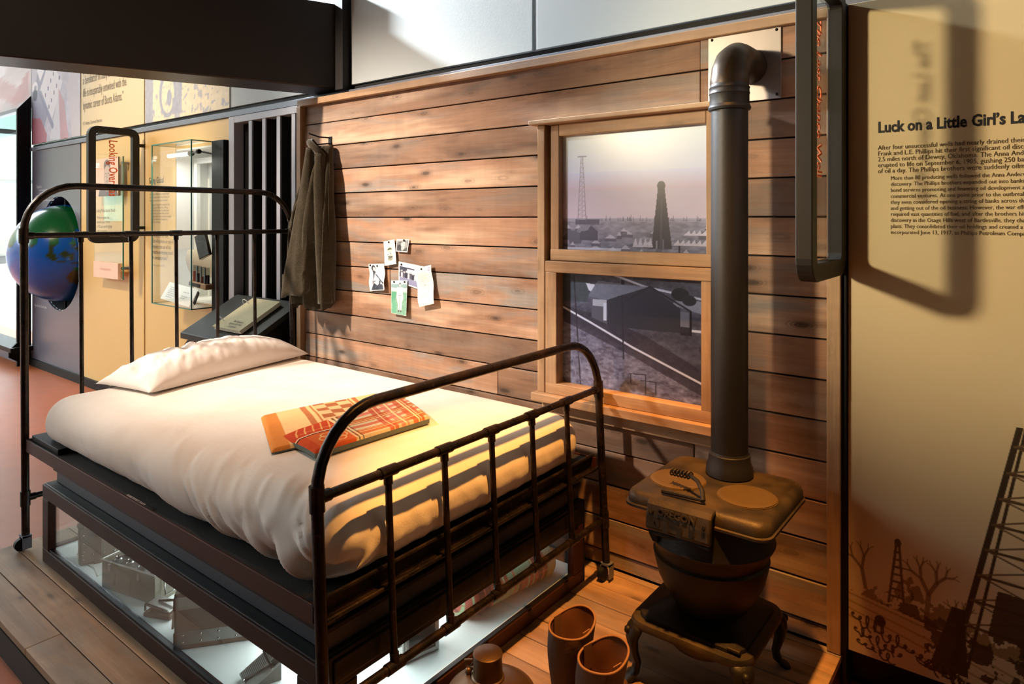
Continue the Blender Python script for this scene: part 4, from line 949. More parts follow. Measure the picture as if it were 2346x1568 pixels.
# ---------------------------------------------------------------- iron bed
t = NT('worn_black_iron'); v = t.coord(); n1 = t.noise(v, 18, 4); n2 = t.noise(v, 90, 3)
c_ = t.mix(t.mapr(n1, .45, .7), lin((30, 25, 22)), lin((56, 42, 32))); c_ = t.mix(t.mapr(n2, .60, .75, 0, .6), c_, lin((96, 78, 56))); t.bump(n2, .15, .002)
iron = t.fin(c_, t.mapr(n1, .3, .7, .24, .42), .55)
rail_m = plain('red_brown_rail', (66, 32, 20), .5, 0, .15, 8, spec=.25)
bed = thing('iron_bed', 'black iron pipe bed with arched head and foot boards', 'bed', (-2.27, 1.58, 0))
def board(xf, ya, yb, z_mid, z_low, z_top, r_arc, rp, rm, rb, bars):
    """xf(z): leaning plane of the board"""
    def P(y, z): return (xf(z), y, z)
    pts = [P(ya, .055), P(ya, .3), P(ya, z_top - r_arc)]
    for k in range(1, 9):
        a = math.pi - math.pi / 2 * k / 8; pts.append(P(ya + r_arc + r_arc * math.cos(a), z_top - r_arc + r_arc * math.sin(a)))
    for k in range(0, 9):
        a = math.pi / 2 - math.pi / 2 * k / 8; pts.append(P(yb - r_arc + r_arc * math.cos(a), z_top - r_arc + r_arc * math.sin(a)))
    pts += [P(yb, .3), P(yb, .055)]
    m = MB(); m.tube(pts, rp, 14); fr = m.build('hoop', iron, bed)
    for zz in (z_mid, z_low):
        m = MB(); m.tube([P(ya, zz), P(yb, zz)], rm, 12); m.build('cross_rail', iron, bed)
        for yy, s in ((ya, 1), (yb, -1)):
            m = MB(); m.tube([P(yy, zz - .030), P(yy, zz + .030)], rp + .0035, 14); m.tube([P(yy, zz), P(yy + s * .035, zz)], rm + .003, 12)
            m.ball(P(yy, zz), rp + .004); m.build('corner_fitting', iron, bed)
    for yb_ in bars:
        m = MB(); m.tube([P(yb_, z_low), P(yb_, z_mid)], rb, 12); m.build('bar', iron, bed)
        for zz, s in ((z_mid, -1), (z_low, 1)):
            m = MB(); m.tube([P(yb_ - .027, zz), P(yb_ + .027, zz)], rm + .003, 12); m.tube([P(yb_, zz), P(yb_, zz + s * .032)], rb + .003, 12); m.build('tee_fitting', iron, bed)
    for yy in (ya, yb):
        m = MB(); m.tube([P(yy, .055), P(yy, .09)], rp * .8, 12); m.prism([(yy - .016, .012), (yy + .016, .012), (yy + .016, .06), (yy - .016, .066)], 'x', xf(0) - .02, xf(0) - .016); m.prism([(yy - .016, .012), (yy + .016, .012), (yy + .016, .06), (yy - .016, .066)], 'x', xf(0) + .016, xf(0) + .02)
        m.box(xf(0) - .02, xf(0) + .02, yy - .016, yy + .016, .058, .066)
        cst = m.build('caster', M['alum'], bed)
        m = MB(); m.lathe([(.001, -.013), (.020, -.013), (.025, -.009), (.025, .009), (.020, .013), (.001, .013)], (xf(0) - .012, yy - .012, .026), 18, Matrix.Rotation(math.pi / 2, 3, 'Y')); m.build('wheel', M['black'], cst)
hb = [1.161, 1.366, 1.570, 1.775, 1.980]
board(lambda z: -3.238 - .017 * z, .953, 2.205, 1.278, .212, 1.488, .195, .0145, .0115, .0085, hb)
board(lambda z: -1.262 - .052 * z, .946, 2.205, .707, .224, .893, .183, .0145, .0118, .0092, [1.160, 1.366, 1.572, 1.778, 1.984])
for yy, s in ((.955, 1), (2.19, -1)):
    mb = MB(); mb.box(-3.24, -1.30, yy - .003, yy + .003, .402, .452); mb.box(-3.24, -1.30, min(yy, yy + s * .045), max(yy, yy + s * .045), .402, .408)
    mb.build('side_rail', rail_m, bed, bevel=.0015)
mb = MB(); mb.box(-1.327, -1.300, .95, 2.20, .405, .412); mb.box(-1.327, -1.320, .95, 2.20, .412, .456); mb.tube([(-1.318, .95, .456), (-1.318, 2.2, .456)], .006, 8); mb.tube([(-1.300, .95, .412), (-1.300, 2.2, .412)], .006, 8); mb.build('end_rail', iron, bed)
mb = MB(); mb.box(-3.245, -3.225, .955, 2.20, .405, .452); mb.build('end_rail', rail_m, bed, bevel=.004)
mb = MB(); mb.box(-3.225, -1.342, .959, 2.186, .409, .447); mb.build('deck', plain('black_deck_cloth', (26, 25, 25), .85, 0, .15, 30, .2, 160), bed)
mb = MB(); mb.box(-3.21, -2.93, .966, 1.04, .447, .470); mb.build('support_block', M['black'], bed, bevel=.002)
nl = thing('notice_label', 'small black strip lettered please do not touch on the bed rail', 'label', (-2.25, .967, .448))
mb = MB(); mb.box(-2.345, -2.15, .9605, .9745, .4475, .4485); mb.build('strip', M['black'], nl)
text('lettering', 'PLEASE DO NOT TOUCH', .0118, frameM((-2.335, .9630, .4492), (1, 0, 0), (0, 1, 0)), M['inkwhite'], nl, .95)

# ---------------------------------------------------------------- mattress, pillow, blanket
t = NT('cream_sheet'); v = t.coord(); nz = t.noise(v, 400, 2); n2 = t.noise(v, 3, 3); n3 = t.noise(t.scale(v, (2.0, 6.0, 6.0)), 6, 4)
c_ = t.mix(t.mapr(n2, .35, .7), lin((226, 216, 204)), lin((238, 232, 224))); nd = t.math('ADD', t.math('MULTIPLY', nz, .3), n3); t.bump(nd, .22, .006)
t.b.inputs['Sheen Weight'].default_value = .15
sheet_m = t.fin(c_, .92, 0, .15)
def rbox(x0, x1, y0, y1, z0, z1, r, nx, ny, nz_, defo):
    c = np.array(((x0 + x1) / 2, (y0 + y1) / 2, (z0 + z1) / 2)); h = np.array(((x1 - x0) / 2, (y1 - y0) / 2, (z1 - z0) / 2)); rr_ = np.array(r)
    mbx = MB()
    def face(fn, na_, nb_):
        a, b = np.meshgrid(np.linspace(-1, 1, na_), np.linspace(-1, 1, nb_)); p = np.stack(fn(a, b), -1) * h
        inner = np.clip(p, -(h - rr_), h - rr_); d = (p - inner) / rr_; L_ = np.maximum(np.linalg.norm(d, axis=-1, keepdims=True), 1e-9)
        q = inner + np.where(L_ > 1e-6, d / L_, 0) * rr_ * np.minimum(1, L_)
        q = np.where(L_ > 1e-6, inner + d / L_ * rr_, p)
        mbx.grid(defo(q + c))
    one = lambda a: np.ones_like(a)
    face(lambda a, b: (a, b, one(a)), nx, ny); face(lambda a, b: (-a, b, -one(a)), nx, ny)
    face(lambda a, b: (a, -one(a), b), nx, nz_); face(lambda a, b: (-a, one(a), b), nx, nz_)
    face(lambda a, b: (one(a), a, b), ny, nz_); face(lambda a, b: (-one(a), -a, b), ny, nz_)
    return mbx
def weld(o, d=.0004):
    import bmesh
    bm = bmesh.new(); bm.from_mesh(o.data); bmesh.ops.remove_doubles(bm, verts=bm.verts, dist=d); bm.to_mesh(o.data); bm.free()
mx0, mx1, my0, my1, mz0, mz1 = -3.165, -1.312, .978, 2.135, .449, .632
def mdef(p):
    x, y, z = p[..., 0].copy(), p[..., 1].copy(), p[..., 2].copy()
    side = np.clip((.60 - z) / .13, 0, 1); topm = 1 - side
    # crown and soft hollows on the top
    z = z + topm * (.014 * np.sin(np.pi * (x - mx0) / (mx1 - mx0)) * np.sin(np.pi * np.clip((y - my0) / (my1 - my0), 0, 1)) + .007 * (vnoise(x * 2.2 + 9, y * 2.2 + 4, 3) - .5))
    # vertical gathers on the near long side, growing towards the foot
    g = np.clip((x + 3.0) / 1.6, .12, 1.2)
    fl = (vnoise(x * 14 + z * 15, z * 4.0 + 5, 4) - .5) * 2; fl = fl - .75 * (1 - np.abs((vnoise(x * 11 + z * 14 + 20, z * 3 + 9, 3) - .5) * 2)) ** 9
    near = np.clip((1.10 - y) / .08, 0, 1) * (.25 + .75 * side)
    y = y - near * (.026 * g * fl + .010 * np.sin((mz1 - z) / .18 * 3.0))
    fo = np.clip((x + 1.42) / .08, 0, 1) * (.25 + .75 * side)
    f2 = (vnoise(y * 15 + z * 8 + 30, z * 3 + 15, 3) - .5) * 2
    x = x + fo * (.012 * f2 * np.clip(1.6 - (y - 1.0), .4, 1.4) + .006 * np.sin((mz1 - z) / .18 * 3.0))
    # bunched corner at the near foot end: diagonal tucks
    cw = np.exp(-(((x + 1.40) / .17) ** 2 + ((y - 1.02) / .14) ** 2)) * side
    s_ = np.sin(((x - y) * 38 - z * 26)) * .5 + .5 * np.sin((x - y) * 71 + z * 33)
    y = y - cw * .034 * s_; x = x + cw * .028 * s_ - cw * .02; y = y + cw * .018
    z = z - np.clip((.60 - z) / .14, 0, 1) * (.010 * (vnoise(x * 6 + 3, y * 6, 2) - .5)) + (-.006) * side
    # wrinkles radiating over the near top edge
    ew = np.exp(-((y - 1.04) / .07) ** 2) * topm * np.clip((x + 2.6) / 1.0, 0, 1)
    z = z + ew * .016 * (vnoise(x * 19 + y * 14, y * 6, 2) - .5) * 2
    return np.stack([x, y, np.maximum(z, .4485)], -1)
mt = rbox(mx0, mx1, my0, my1, mz0, mz1, (.10, .10, .085), 240, 130, 30, mdef).build('mattress', sheet_m, loc=(-2.24, 1.55, .449), sharp=180)
weld(mt); tag(mt, 'thick mattress in a cream white fitted sheet on the iron bed', 'mattress')
# pillow
t = NT('pillow_cotton'); v = t.coord(); nz = t.noise(v, 420, 2); n2 = t.noise(v, 5, 3)
c_ = t.mix(n2, lin((222, 212, 204)), lin((236, 230, 226))); t.bump(nz, .15, .002); pil_m = t.fin(c_, .9, 0, .15)
pw, pl, ph = .175, .44, .125      # half width (x), half length (y), thickness
nu, nv = 60, 110
U, V = np.meshgrid(np.linspace(-1, 1, nu), np.linspace(-1, 1, nv))
prof = np.clip(1 - np.abs(U) ** 2.4, 0, 1) ** .5 * np.clip(1 - np.abs(V) ** 3.0, 0, 1) ** .55
X0 = U * pw * (1 - .10 * (1 - np.abs(U)) * 0) * (1 - .07 * (1 - V ** 2) * 0) * (.93 + .07 * np.abs(V) ** 3); Y0 = V * pl * (.97 + .03 * np.abs(U) ** 3)
wr = (vnoise(U * 3 + V * 6 + 5, V * 9 + 4, 3) - .5) * .030 * np.clip(.75 - V * .5, .25, 1.2)
wr2 = np.sin(V * 26 + U * 4 + 3 * vnoise(U * 2 + 4, V * 2 + 9, 2)) * .006 * np.clip(-V - .05, 0, 1) * (1 - U ** 2)
top = prof * (ph + wr + wr2 * 2.2); bot = -prof * .018
ang = math.radians(11); ca, sa = math.cos(ang), math.sin(ang); pc = (-3.04, 1.635, .652)
def pil(Z_):
    Xr = X0 * ca - Y0 * sa; Yr = X0 * sa + Y0 * ca
    return np.stack([pc[0] + Xr, pc[1] + Yr, pc[2] + Z_ + .0 * Xr], -1)
mb = MB(); mb.grid(pil(top)); mb.grid(pil(bot)[:, ::-1])
po = mb.build('pillow', pil_m, loc=(pc[0], pc[1], .64), sharp=180); weld(po); tag(po, 'plump cream pillow lying at the head of the mattress', 'pillow')
# folded woven blanket
bl = thing('folded_blanket', 'folded orange and red woven blanket on the mattress', 'blanket', (-1.9, 1.45, .645))
teal = plain('grey_blanket_edge', (104, 116, 110), .9)
def fold(name, TL, TR, BR, BL, img, zt, th, wave, par=bl):
    TL, TR, BR, BL = [np.array((*p, 0.)) for p in (TL, TR, BR, BL)]; u, v = img.u[..., None], img.v[..., None]
    P = (BL * (1 - u) + BR * u) * (1 - v) + (TL * (1 - u) + TR * u) * v
    e = np.minimum(np.minimum(img.u, 1 - img.u), np.minimum(img.v, 1 - img.v)); P[..., 2] = zt - .010 * np.clip(1 - e / .03, 0, 1) ** 2 + wave(img.u, img.v)
    mb = MB(); mb.grid(P); o = mb.build(name, M['clothprint'], par, colors=srgb2lin(img.a).reshape(-1, 3), sharp=180)
    rim = np.concatenate([P[0], P[1:, -1], P[-1, ::-1][1:], P[::-1, 0][1:-1]])
    layers = []
    for k in range(4):
        q = rim.copy(); cc = rim.mean(0); q[:, :2] = cc[:2] + (q[:, :2] - cc[:2]) * (1 - .006 * (k % 2) - .002 * k); q[:, 2] = np.maximum(rim[:, 2] - th * k / 3, .640); layers.append([tuple(p) for p in q])
    mb = MB(); mb.rings(layers, False, True); mb.build('edge_layers', teal, o, sharp=180)
    return o
im = Img(130, 110, (240, 200, 142), 1.0)
im.rect(0, 0, .11, 1, (218, 138, 66)); im.rect(.30, 0, .345, 1, (190, 118, 74)); im.rect(.375, 0, .39, 1, (190, 118, 74)); im.rect(.405, 0, .70, 1, (236, 190, 138))
ck = ((np.floor((im.u - .405) / .098) + np.floor(im.v / .115)) % 2 == 0) & (im.u > .405) & (im.u < .70); im.put(ck, (172, 104, 66))
im.rect(.71, 0, .725, 1, (190, 118, 74)); im.rect(.75, 0, .79, 1, (190, 118, 74)); im.speckle(.03, 60, 60)
# u runs along the blanket (from left end towards the far right), v across towards the wall
fold('lower_fold', (-2.155, 1.335), (-2.085, 1.80), (-1.70, 1.66), (-1.811, 1.157), im, .6545, .008, lambda u, v: .009 * np.sin(u * 5) * np.sin(v * 3) + .004 * (vnoise(u * 5, v * 5, 2) - .5))
im = Img(150, 110, (206, 194, 158), 1.2)
def band(u0, u1, c, al=.85): im.put((im.u > u0) & (im.u < u1), c, al)
def bandv(v0, v1, c, al=.85): im.put((im.v > v0) & (im.v < v1), c, al)
bandv(.06, .26, (190, 100, 48)); bandv(.34, .44, (198, 104, 78)); bandv(.50, .66, (184, 92, 44)); bandv(.72, .80, (204, 108, 92)); bandv(.88, .96, (186, 96, 50))
band(.62, .70, (178, 76, 52), .7); band(.73, .80, (204, 120, 100), .7); band(.84, .95, (180, 84, 50), .75)
for vv in (.165, .58, .225, .53): bandv(vv, vv + .012, (232, 206, 150), 1)
for uu in (.66, .77, .89, .915): band(uu, uu + .011, (232, 206, 150), 1)
im.put(im.u < .33, (206, 82, 42), 1); im.put((im.u < .33) & (im.v > .58), (196, 72, 40), 1)
band(.325, .345, (226, 206, 156), 1); band(.350, .360, (60, 54, 44), 1); band(.368, .380, (226, 206, 156), 1); band(.384, .392, (60, 54, 44), 1)
im.put((im.v > .50) & (im.v < .53) & (im.u < .33), (52, 46, 40), 1); im.put((im.v > .535) & (im.v < .56) & (im.u < .33), (232, 212, 170), 1)
im.put((im.u > .06) & (im.u < .33) & (im.v < .50) & (im.v > .0), (214, 110, 56), .8)
for k in range(6):
    a = math.pi * 2 * k / 6; c0 = (.21 + .062 * math.cos(a), .26 + .11 * math.sin(a)); n = 16
    im.path([(c0[0] + .042 * math.cos(2 * math.pi * i / n), c0[1] + .075 * math.sin(2 * math.pi * i / n)) for i in range(n + 1)], .012, (240, 206, 140))
for k in range(5): im.path([(.03 + .06 * k, .62), (.06 + .06 * k, .80), (.10 + .055 * k, .95)], .010, (238, 196, 120)); im.path([(.04 + .06 * k, .72), (.10 + .06 * k, .68)], .010, (238, 196, 120))
im.speckle(.03, 70, 60)
fold('upper_fold', (-1.890, 1.240), (-1.905, 1.790), (-1.645, 1.660), (-1.664, 1.205), im, .670, .016, lambda u, v: .006 * np.sin(u * 6 + 1) * np.sin(v * 4) - .008 * np.clip(.12 - u, 0, 1) * 8 * v)

# ---------------------------------------------------------------- display case under the bed
case_m = plain('mahogany_case', (52, 24, 13), .5, 0, .18, 6, spec=.25)
case_b = plain('black_case', (14, 12, 12), .4, 0, .2, spec=.3)
dc = thing('display_case', 'dark wood and glass display case under the bed', 'display case', (-2.2, 1.56, 0))
CX0, CX1, CY0, CY1, CZ1 = -3.09, -1.325, .965, 2.14, .302
def cbox(nm, mat, *b, bev=.003):
    m = MB(); m.box(*b); return m.build(nm, mat, dc, bevel=bev)
FT = .028
cbox('front_rail', case_m, CX0, CX1, CY0, CY0 + FT, .250, CZ1); cbox('front_rail', case_m, CX0, CX1, CY0, CY0 + FT, 0, .052)
cbox('front_stile', case_m, CX0, -3.028, CY0, CY0 + FT, .052, .250); cbox('front_stile', case_m, -1.405, CX1, CY0, CY0 + FT, .052, .250)
cbox('front_bead', case_b, -3.028, -1.405, CY0 + .004, CY0 + .016, .052, .060, bev=.001)
cbox('front_glass', M['glass'], -3.028, -1.405, CY0 + .016, CY0 + .020, .058, .250, bev=0)
cbox('foot_rail', case_m, CX1 - FT, CX1, CY0 + FT, CY1, 0, .047); cbox('foot_rail', case_b, CX1 - FT, CX1, CY0 + FT, CY1, .218, CZ1)
cbox('foot_stile', case_b, CX1 - FT, CX1, CY0 + FT, 1.085, .047, .218); cbox('foot_stile', case_m, CX1 - FT, CX1, 2.075, CY1, .047, .218)
cbox('foot_panel', case_b, CX1 - .004, CX1 + .006, 1.01, 2.10, .235, .29, bev=.004)
cbox('foot_bead', case_b, CX1 - .016, CX1 - .004, 1.085, 2.075, .047, .054, bev=.001)
cbox('foot_glass', M['glass'], CX1 - .020, CX1 - .016, 1.085, 2.075, .05, .218, bev=0)
cbox('head_rail', case_m, CX0, CX0 + FT, CY0 + FT, CY1, 0, .052); cbox('head_rail', case_m, CX0, CX0 + FT, CY0 + FT, CY1, .250, CZ1); cbox('head_stile', case_m, CX0, CX0 + FT, CY1 - .06, CY1, .052, .25)
cbox('head_glass', M['glass'], CX0 + .010, CX0 + .014, CY0 + FT, CY1 - .06, .052, .25, bev=0)
cbox('back_board', case_b, CX0, CX1, CY1, CY1 + .012, 0, CZ1)
cbox('floor_board', plain('white_case_floor', (214, 224, 220), .6, 0, .03), CX0 + FT, CX1 - FT, CY0 + FT, CY1, .030, .045, bev=0)
cbox('lid', case_b, CX0 + .006, CX1 - .006, CY0 + .006, CY1, CZ1 - .012, CZ1 + .004)
cbox('upper_box', plain('blue_black_box', (58, 62, 70), .4), CX0 + .03, CX1 - .02, CY0 + .04, CY1, CZ1 + .004, .352)
cbox('upper_lid', case_b, CX0 + .02, CX1 - .012, CY0 + .03, CY1, .352, .366)
strip = cbox('light_strip', emit_mat('led_strip', (235, 245, 255), 2.0), -3.0, -1.42, 1.30, 1.32, .282, .287, bev=0)
ld = bpy.data.lights.new('case_light', 'AREA'); ld.shape = 'RECTANGLE'; ld.size = 1.55; ld.size_y = .25; ld.energy = 9; ld.color = (.92, .98, 1.0)
lo = bpy.data.objects.new('case_light', ld); COL.objects.link(lo); lo.location = (-2.2, 1.35, .280)
ld = bpy.data.lights.new('case_light', 'AREA'); ld.shape = 'RECTANGLE'; ld.size = .2; ld.size_y = .6; ld.energy = 1.2; ld.color = (.92, .98, 1.0)
lo = bpy.data.objects.new('case_light', ld); COL.objects.link(lo); lo.location = (-1.55, 1.75, .280)
# --- contents (z of the white floor is .045)
ZF = .0455
steel = plain('brushed_steel', (150, 150, 146), .35, .8, .15, 30); chrome = plain('chrome', (190, 190, 188), .15, 1.0, .1)
grn = plain('grey_green_paint', (110, 108, 92), .5, .2, .15, 20, .1, 80); leather = plain('brown_leather', (86, 66, 52), .55, 0, .25, 14, .2, 90)
tk = thing('riveted_trunk', 'riveted grey brown leather case at the head end of the display', 'case', (-2.83, 1.10, ZF))
Rt = Matrix.Rotation(math.radians(64), 3, 'Z')
def local_obox(root, nm, mat, c, half, R, bev=.004):
    m = MB(); m.obox(c, half, R); return m.build(nm, mat, root, bevel=bev)
tc = Vector((-2.83, 1.115, ZF + .075)); tl_ = plain('worn_leather', (104, 92, 78), .6, 0, .2, 12, .15, 90)
local_obox(tk, 'body', tl_, tc, (.105, .06, .075), Rt, .012); local_obox(tk, 'lid', tl_, tc + Vector((0, 0, .08)), (.108, .063, .012), Rt, .008)
local_obox(tk, 'strap', leather, tc + Rt @ Vector((-.04, -.061, 0)), (.012, .002, .073), Rt, .001)
mb = MB()
for k in range(6): mb.ball(tc + Rt @ Vector((-.09 + .035 * k, -.061, -.035)), .0035, 8, 6)
for k in range(5): mb.ball(tc + Rt @ Vector((-.085, -.061, -.05 + .03 * k)), .0035, 8, 6)
for k in range(5): mb.ball(tc + Rt @ Vector((-.106, -.045 + .022 * k, -.03)), .0035, 8, 6)
tag(mb.build('rivets', chrome, tk), kind='stuff')
cd = thing('paper_tag', 'pale printed paper tag lying beside the grey kit box', 'tag', (-2.77, 1.04, ZF))
mb = MB(); mb.prism([(-2.83, 1.025), (-2.835, 1.065), (-2.77, 1.052), (-2.70, 1.062), (-2.695, 1.015), (-2.765, 1.03)], 'z', ZF, ZF + .002); mb.build('card', plain('tag_card', (196, 204, 196), .6), cd)
kb = thing('kit_box', 'grey green metal kit box full of glass and chrome bottles', 'box', (-2.49, 1.06, ZF))
Rk = Matrix.Rotation(math.radians(13), 3, 'Z'); kc = Vector((-2.485, 1.075, ZF + .05)); hx, hy, hz = .135, .052, .05
local_obox(kb, 'bottom', grn, kc - Vector((0, 0, .046)), (hx, hy, .004), Rk)
for sx in (-1, 1): local_obox(kb, 'end_wall', grn, kc + Rk @ Vector((sx * (hx - .003), 0, 0)), (.003, hy, hz), Rk, .002)
for sy in (-1, 1): local_obox(kb, 'side_wall', grn, kc + Rk @ Vector((0, sy * (hy - .003), 0)), (hx, .003, hz), Rk, .002)
mb = MB()
for a, b in (((-hx, -hy), (hx, -hy)), ((hx, -hy), (hx, hy)), ((hx, hy), (-hx, hy)), ((-hx, hy), (-hx, -hy))): mb.tube([kc + Rk @ Vector((*a, hz)), kc + Rk @ Vector((*b, hz))], .003, 8)
mb.build('rim', steel, kb)
local_obox(kb, 'tray', M['black'], kc + Rk @ Vector((0, 0, .028)), (hx - .008, hy - .008, .002), Rk, 0)
mb = MB(); hp = [(-.05, -.062, .02), (-.05, -.066, -.02), (.03, -.066, -.02), (.03, -.062, .02)]; mb.tube([kc + Rk @ Vector(p) for p in hp], .004, 8); mb.build('handle', grn, kb)
for xx in (-.09, .06): local_obox(kb, 'latch', steel, kc + Rk @ Vector((xx, -.054, .03)), (.006, .003, .012), Rk, .001)
mb = MB(); mb.tube([kc + Rk @ Vector(p) for p in ((hx + .006, -.02, .04), (hx + .014, -.02, -.025), (hx + .014, .015, -.025), (hx + .006, .015, .04))], .0035, 8); mb.build('end_clasp', chrome, kb)
rr = random.Random(3)
for k in range(7):
    x_ = -.095 + .031 * k; y_ = -.018 + .03 * (k % 2); c = kc + Rk @ Vector((x_, y_, .032)); h = rr.uniform(.018, .034)
    bt = thing('sample_bottle', ('clear glass bottle with a chrome cap standing in the grey kit box' if k % 2 else 'steel bottle with a chrome cap standing in the grey kit box'), 'bottle', tuple(c), group='bottles in the kit box')
    mb = MB(); mb.lathe([(.0115, -.02), (.0125, 0), (.0125, h * .5), (.007, h * .7)], tuple(c), 14, None, True); mb.build('body', M['glass'] if k % 2 else steel, bt)
    mb = MB(); mb.lathe([(.008, h * .65), (.009, h), (.0065, h), (.0065, h * .9), (.001, h * .9)], tuple(c), 14); mb.build('cap', chrome, bt)
cpth = thing('leather_press', 'small steel press on a brown leather pad', 'tool', (-2.30, 1.06, ZF))
Rp = Matrix.Rotation(math.radians(24), 3, 'Z'); c = Vector((-2.272, 1.055, ZF + .008))
local_obox(cpth, 'pad', leather, c, (.052, .036, .0075), Rp, .006); local_obox(cpth, 'plate', steel, c + Vector((0, 0, .022)), (.046, .030, .003), Rp @ Matrix.Rotation(math.radians(8), 3, 'Y'), .002)
mb = MB(); mb.tube([c + Rp @ Vector(p) for p in ((-.048, -.028, .01), (-.048, -.028, .03), (-.044, -.03, .034), (.04, -.03, .02))], .0035, 8); mb.tube([c + Rp @ Vector(p) for p in ((-.02, .0, .03), (.04, .012, .034))], .004, 8); mb.build('lever', chrome, cpth)
sc = thing('instrument_case', 'brown wooden instrument case with steel corner straps and a clasp', 'case', (-2.03, 1.10, ZF))
Rs = Matrix.Rotation(math.radians(44), 3, 'Z'); cc = Vector((-2.03, 1.125, ZF + .085)); sh = (.125, .075, .085)
Rs = Matrix.Rotation(math.radians(52), 3, 'Z')
local_obox(sc, 'box', plain('brown_case_board', (98, 76, 58), .5, 0, .2, 10), cc, sh, Rs, .003)
for zz in (-.05, .055): local_obox(sc, 'strap', steel, cc + Vector((0, 0, zz)), (sh[0] + .002, sh[1] + .002, .019), Rs, .001)
mb = MB()
for zz in (-.062, -.04):
    for k in range(5): mb.ball(cc + Rs @ Vector((-.10 + .05 * k, -sh[1] - .003, zz)), .004, 8, 6)
tag(mb.build('rivets', chrome, sc), kind='stuff')
local_obox(sc, 'clasp_plate', steel, cc + Rs @ Vector((-sh[0] - .003, .0, .01)), (.002, .025, .05), Rs, .001)
mb = MB(); f_ = lambda x, y, z: cc + Rs @ Vector((-sh[0] + x, y, z))
mb.tube([f_(-.012, -.012, .03), f_(-.018, -.012, -.05), f_(-.018, .014, -.05), f_(-.012, .014, .03)], .004, 8); mb.tube([f_(-.008, -.02, .035), f_(-.008, .022, .035)], .006, 8); mb.tube([f_(-.008, -.018, .0), f_(-.008, .02, .0)], .005, 8); mb.build('clasp', chrome, sc)
sr = thing('slide_gauge', 'engraved steel calculating gauge with a pivot arm on a wedge stand', 'gauge', (-1.73, 1.10, ZF))
Lg = Vector((.032, .088, .056)); Wg = Vector((.076, .006, .002)); A0 = Vector((-1.783, 1.024, ZF + .004))
ey = Lg.normalized(); ez = Wg.cross(Lg).normalized(); ex = ey.cross(ez); Mx = Matrix((ex, ey, ez)).transposed(); hw, hl = .038, Lg.length / 2
g0 = A0 + Wg / 2 + Lg / 2
mb = MB(); mb.obox(g0, (hw, hl, .002), Mx); mb.build('plate', plain('engraved_steel', (158, 160, 154), .45, .4, .25, 160), sr, bevel=.0015)
mb = MB()
for k in range(22): mb.obox(g0 + ex * (-.014) + ey * (-hl + .006 + .0046 * k) + ez * .0022, (.018 if k % 4 else .022, .0006, .0005), Mx)
for k in range(12): mb.obox(g0 + ex * (.010 + .002 * k) + ey * (hl - .016) + ez * .0022, (.0004, .009 if k % 4 else .012, .0005), Mx)
mb.build('scale_marks', M['ink'], sr)
mb = MB(); mb.obox(g0 + ez * .005 + ex * .014, (.003, hl * .85, .0015), Mx @ Matrix.Rotation(-.35, 3, 'Z')); mb.obox(g0 + ez * .005 + ey * (hl - .030), (hw, .0025, .0015), Mx); mb.build('pivot_arm', chrome, sr)
mb = MB(); mb.lathe([(.005, 0), (.005, .006), (.001, .007)], tuple(g0 - ey * (hl - .010) + ex * .0 + ez * .002), 12, Mx); mb.build('pivot', chrome, sr)
vs = [g0 + ex * (hw - .004) * sx_ + ey * (hl - .004) * sy_ - ez * .003 for sx_, sy_ in ((-1, -1), (1, -1), (1, 1), (-1, 1))]; lo_ = [Vector((p.x, p.y, ZF)) for p in vs]
mb = MB(); mb.add(vs + lo_, [(0, 1, 2, 3), (7, 6, 5, 4), (0, 4, 5, 1), (1, 5, 6, 2), (2, 6, 7, 3), (3, 7, 4, 0)]); mb.build('wedge_stand', plain('grey_wedge', (110, 106, 98), .4), sr)
tn = thing('meter_box', 'grey steel meter box with a dark framed window and knobs', 'box', (-1.45, 1.42, ZF))
Rn = Matrix.Rotation(math.radians(75), 3, 'Z'); nc = Vector((-1.468, 1.425, ZF + .072)); nh = (.062, .030, .072)
local_obox(tn, 'body', steel, nc, nh, Rn, .004)
mb = MB()
for b in ((-.055, -.045, -.062, .062), (.045, .055, -.062, .062), (-.045, .045, .052, .062), (-.045, .045, -.062, -.052)): mb.obox(nc + Rn @ Vector(((b[0] + b[1]) / 2, -nh[1] - .003, (b[2] + b[3]) / 2)), ((b[1] - b[0]) / 2, .003, (b[3] - b[2]) / 2), Rn)
mb.build('window_frame', steel, tn, bevel=.001); local_obox(tn, 'window', plain('smoked_window', (60, 58, 56), .15), nc + Rn @ Vector((0, -nh[1] - .001, 0)), (.045, .001, .052), Rn, 0)
mb = MB()
for zz, yy in ((.02, -.008), (.0, .006), (-.025, -.006)): mb.tube([nc + Rn @ Vector((-nh[0], yy, zz)), nc + Rn @ Vector((-nh[0] - .012, yy, zz))], .006, 10)
mb.build('knob', M['black'], tn)
# plaid blanket roll
rl = thing('plaid_blanket_roll', 'rolled plaid wool blanket in red, green and brown', 'blanket', (-1.45, 1.85, ZF))
nu, nv = 150, 96
U, V = np.meshgrid(np.linspace(0, 1, nu), np.linspace(0, 1, nv)); A = V * 2 * math.pi
L0 = np.array((-1.50, 1.60)); L1 = np.array((-1.43, 2.05)); s_ = np.clip(np.minimum(U, 1 - U) / .10, 0, 1); prof = np.sqrt(np.clip(1 - (1 - s_) ** 2, .0, 1)) * .55 + .45 * s_ ** .4
rx, rz = .085, .064; ax = (L1 - L0) / np.linalg.norm(L1 - L0); nrm = np.array((ax[1], -ax[0]))
rad = 1 + .04 * (vnoise(U * 6, V * 6, 3) - .5) + .05 * np.sin(A * 1 + 4) * 0
X_ = L0[0] + (L1[0] - L0[0]) * U + nrm[0] * np.cos(A) * rx * prof * rad; Y_ = L0[1] + (L1[1] - L0[1]) * U + nrm[1] * np.cos(A) * rx * prof * rad; Z_ = ZF + .002 + rz + np.sin(A) * rz * prof * rad
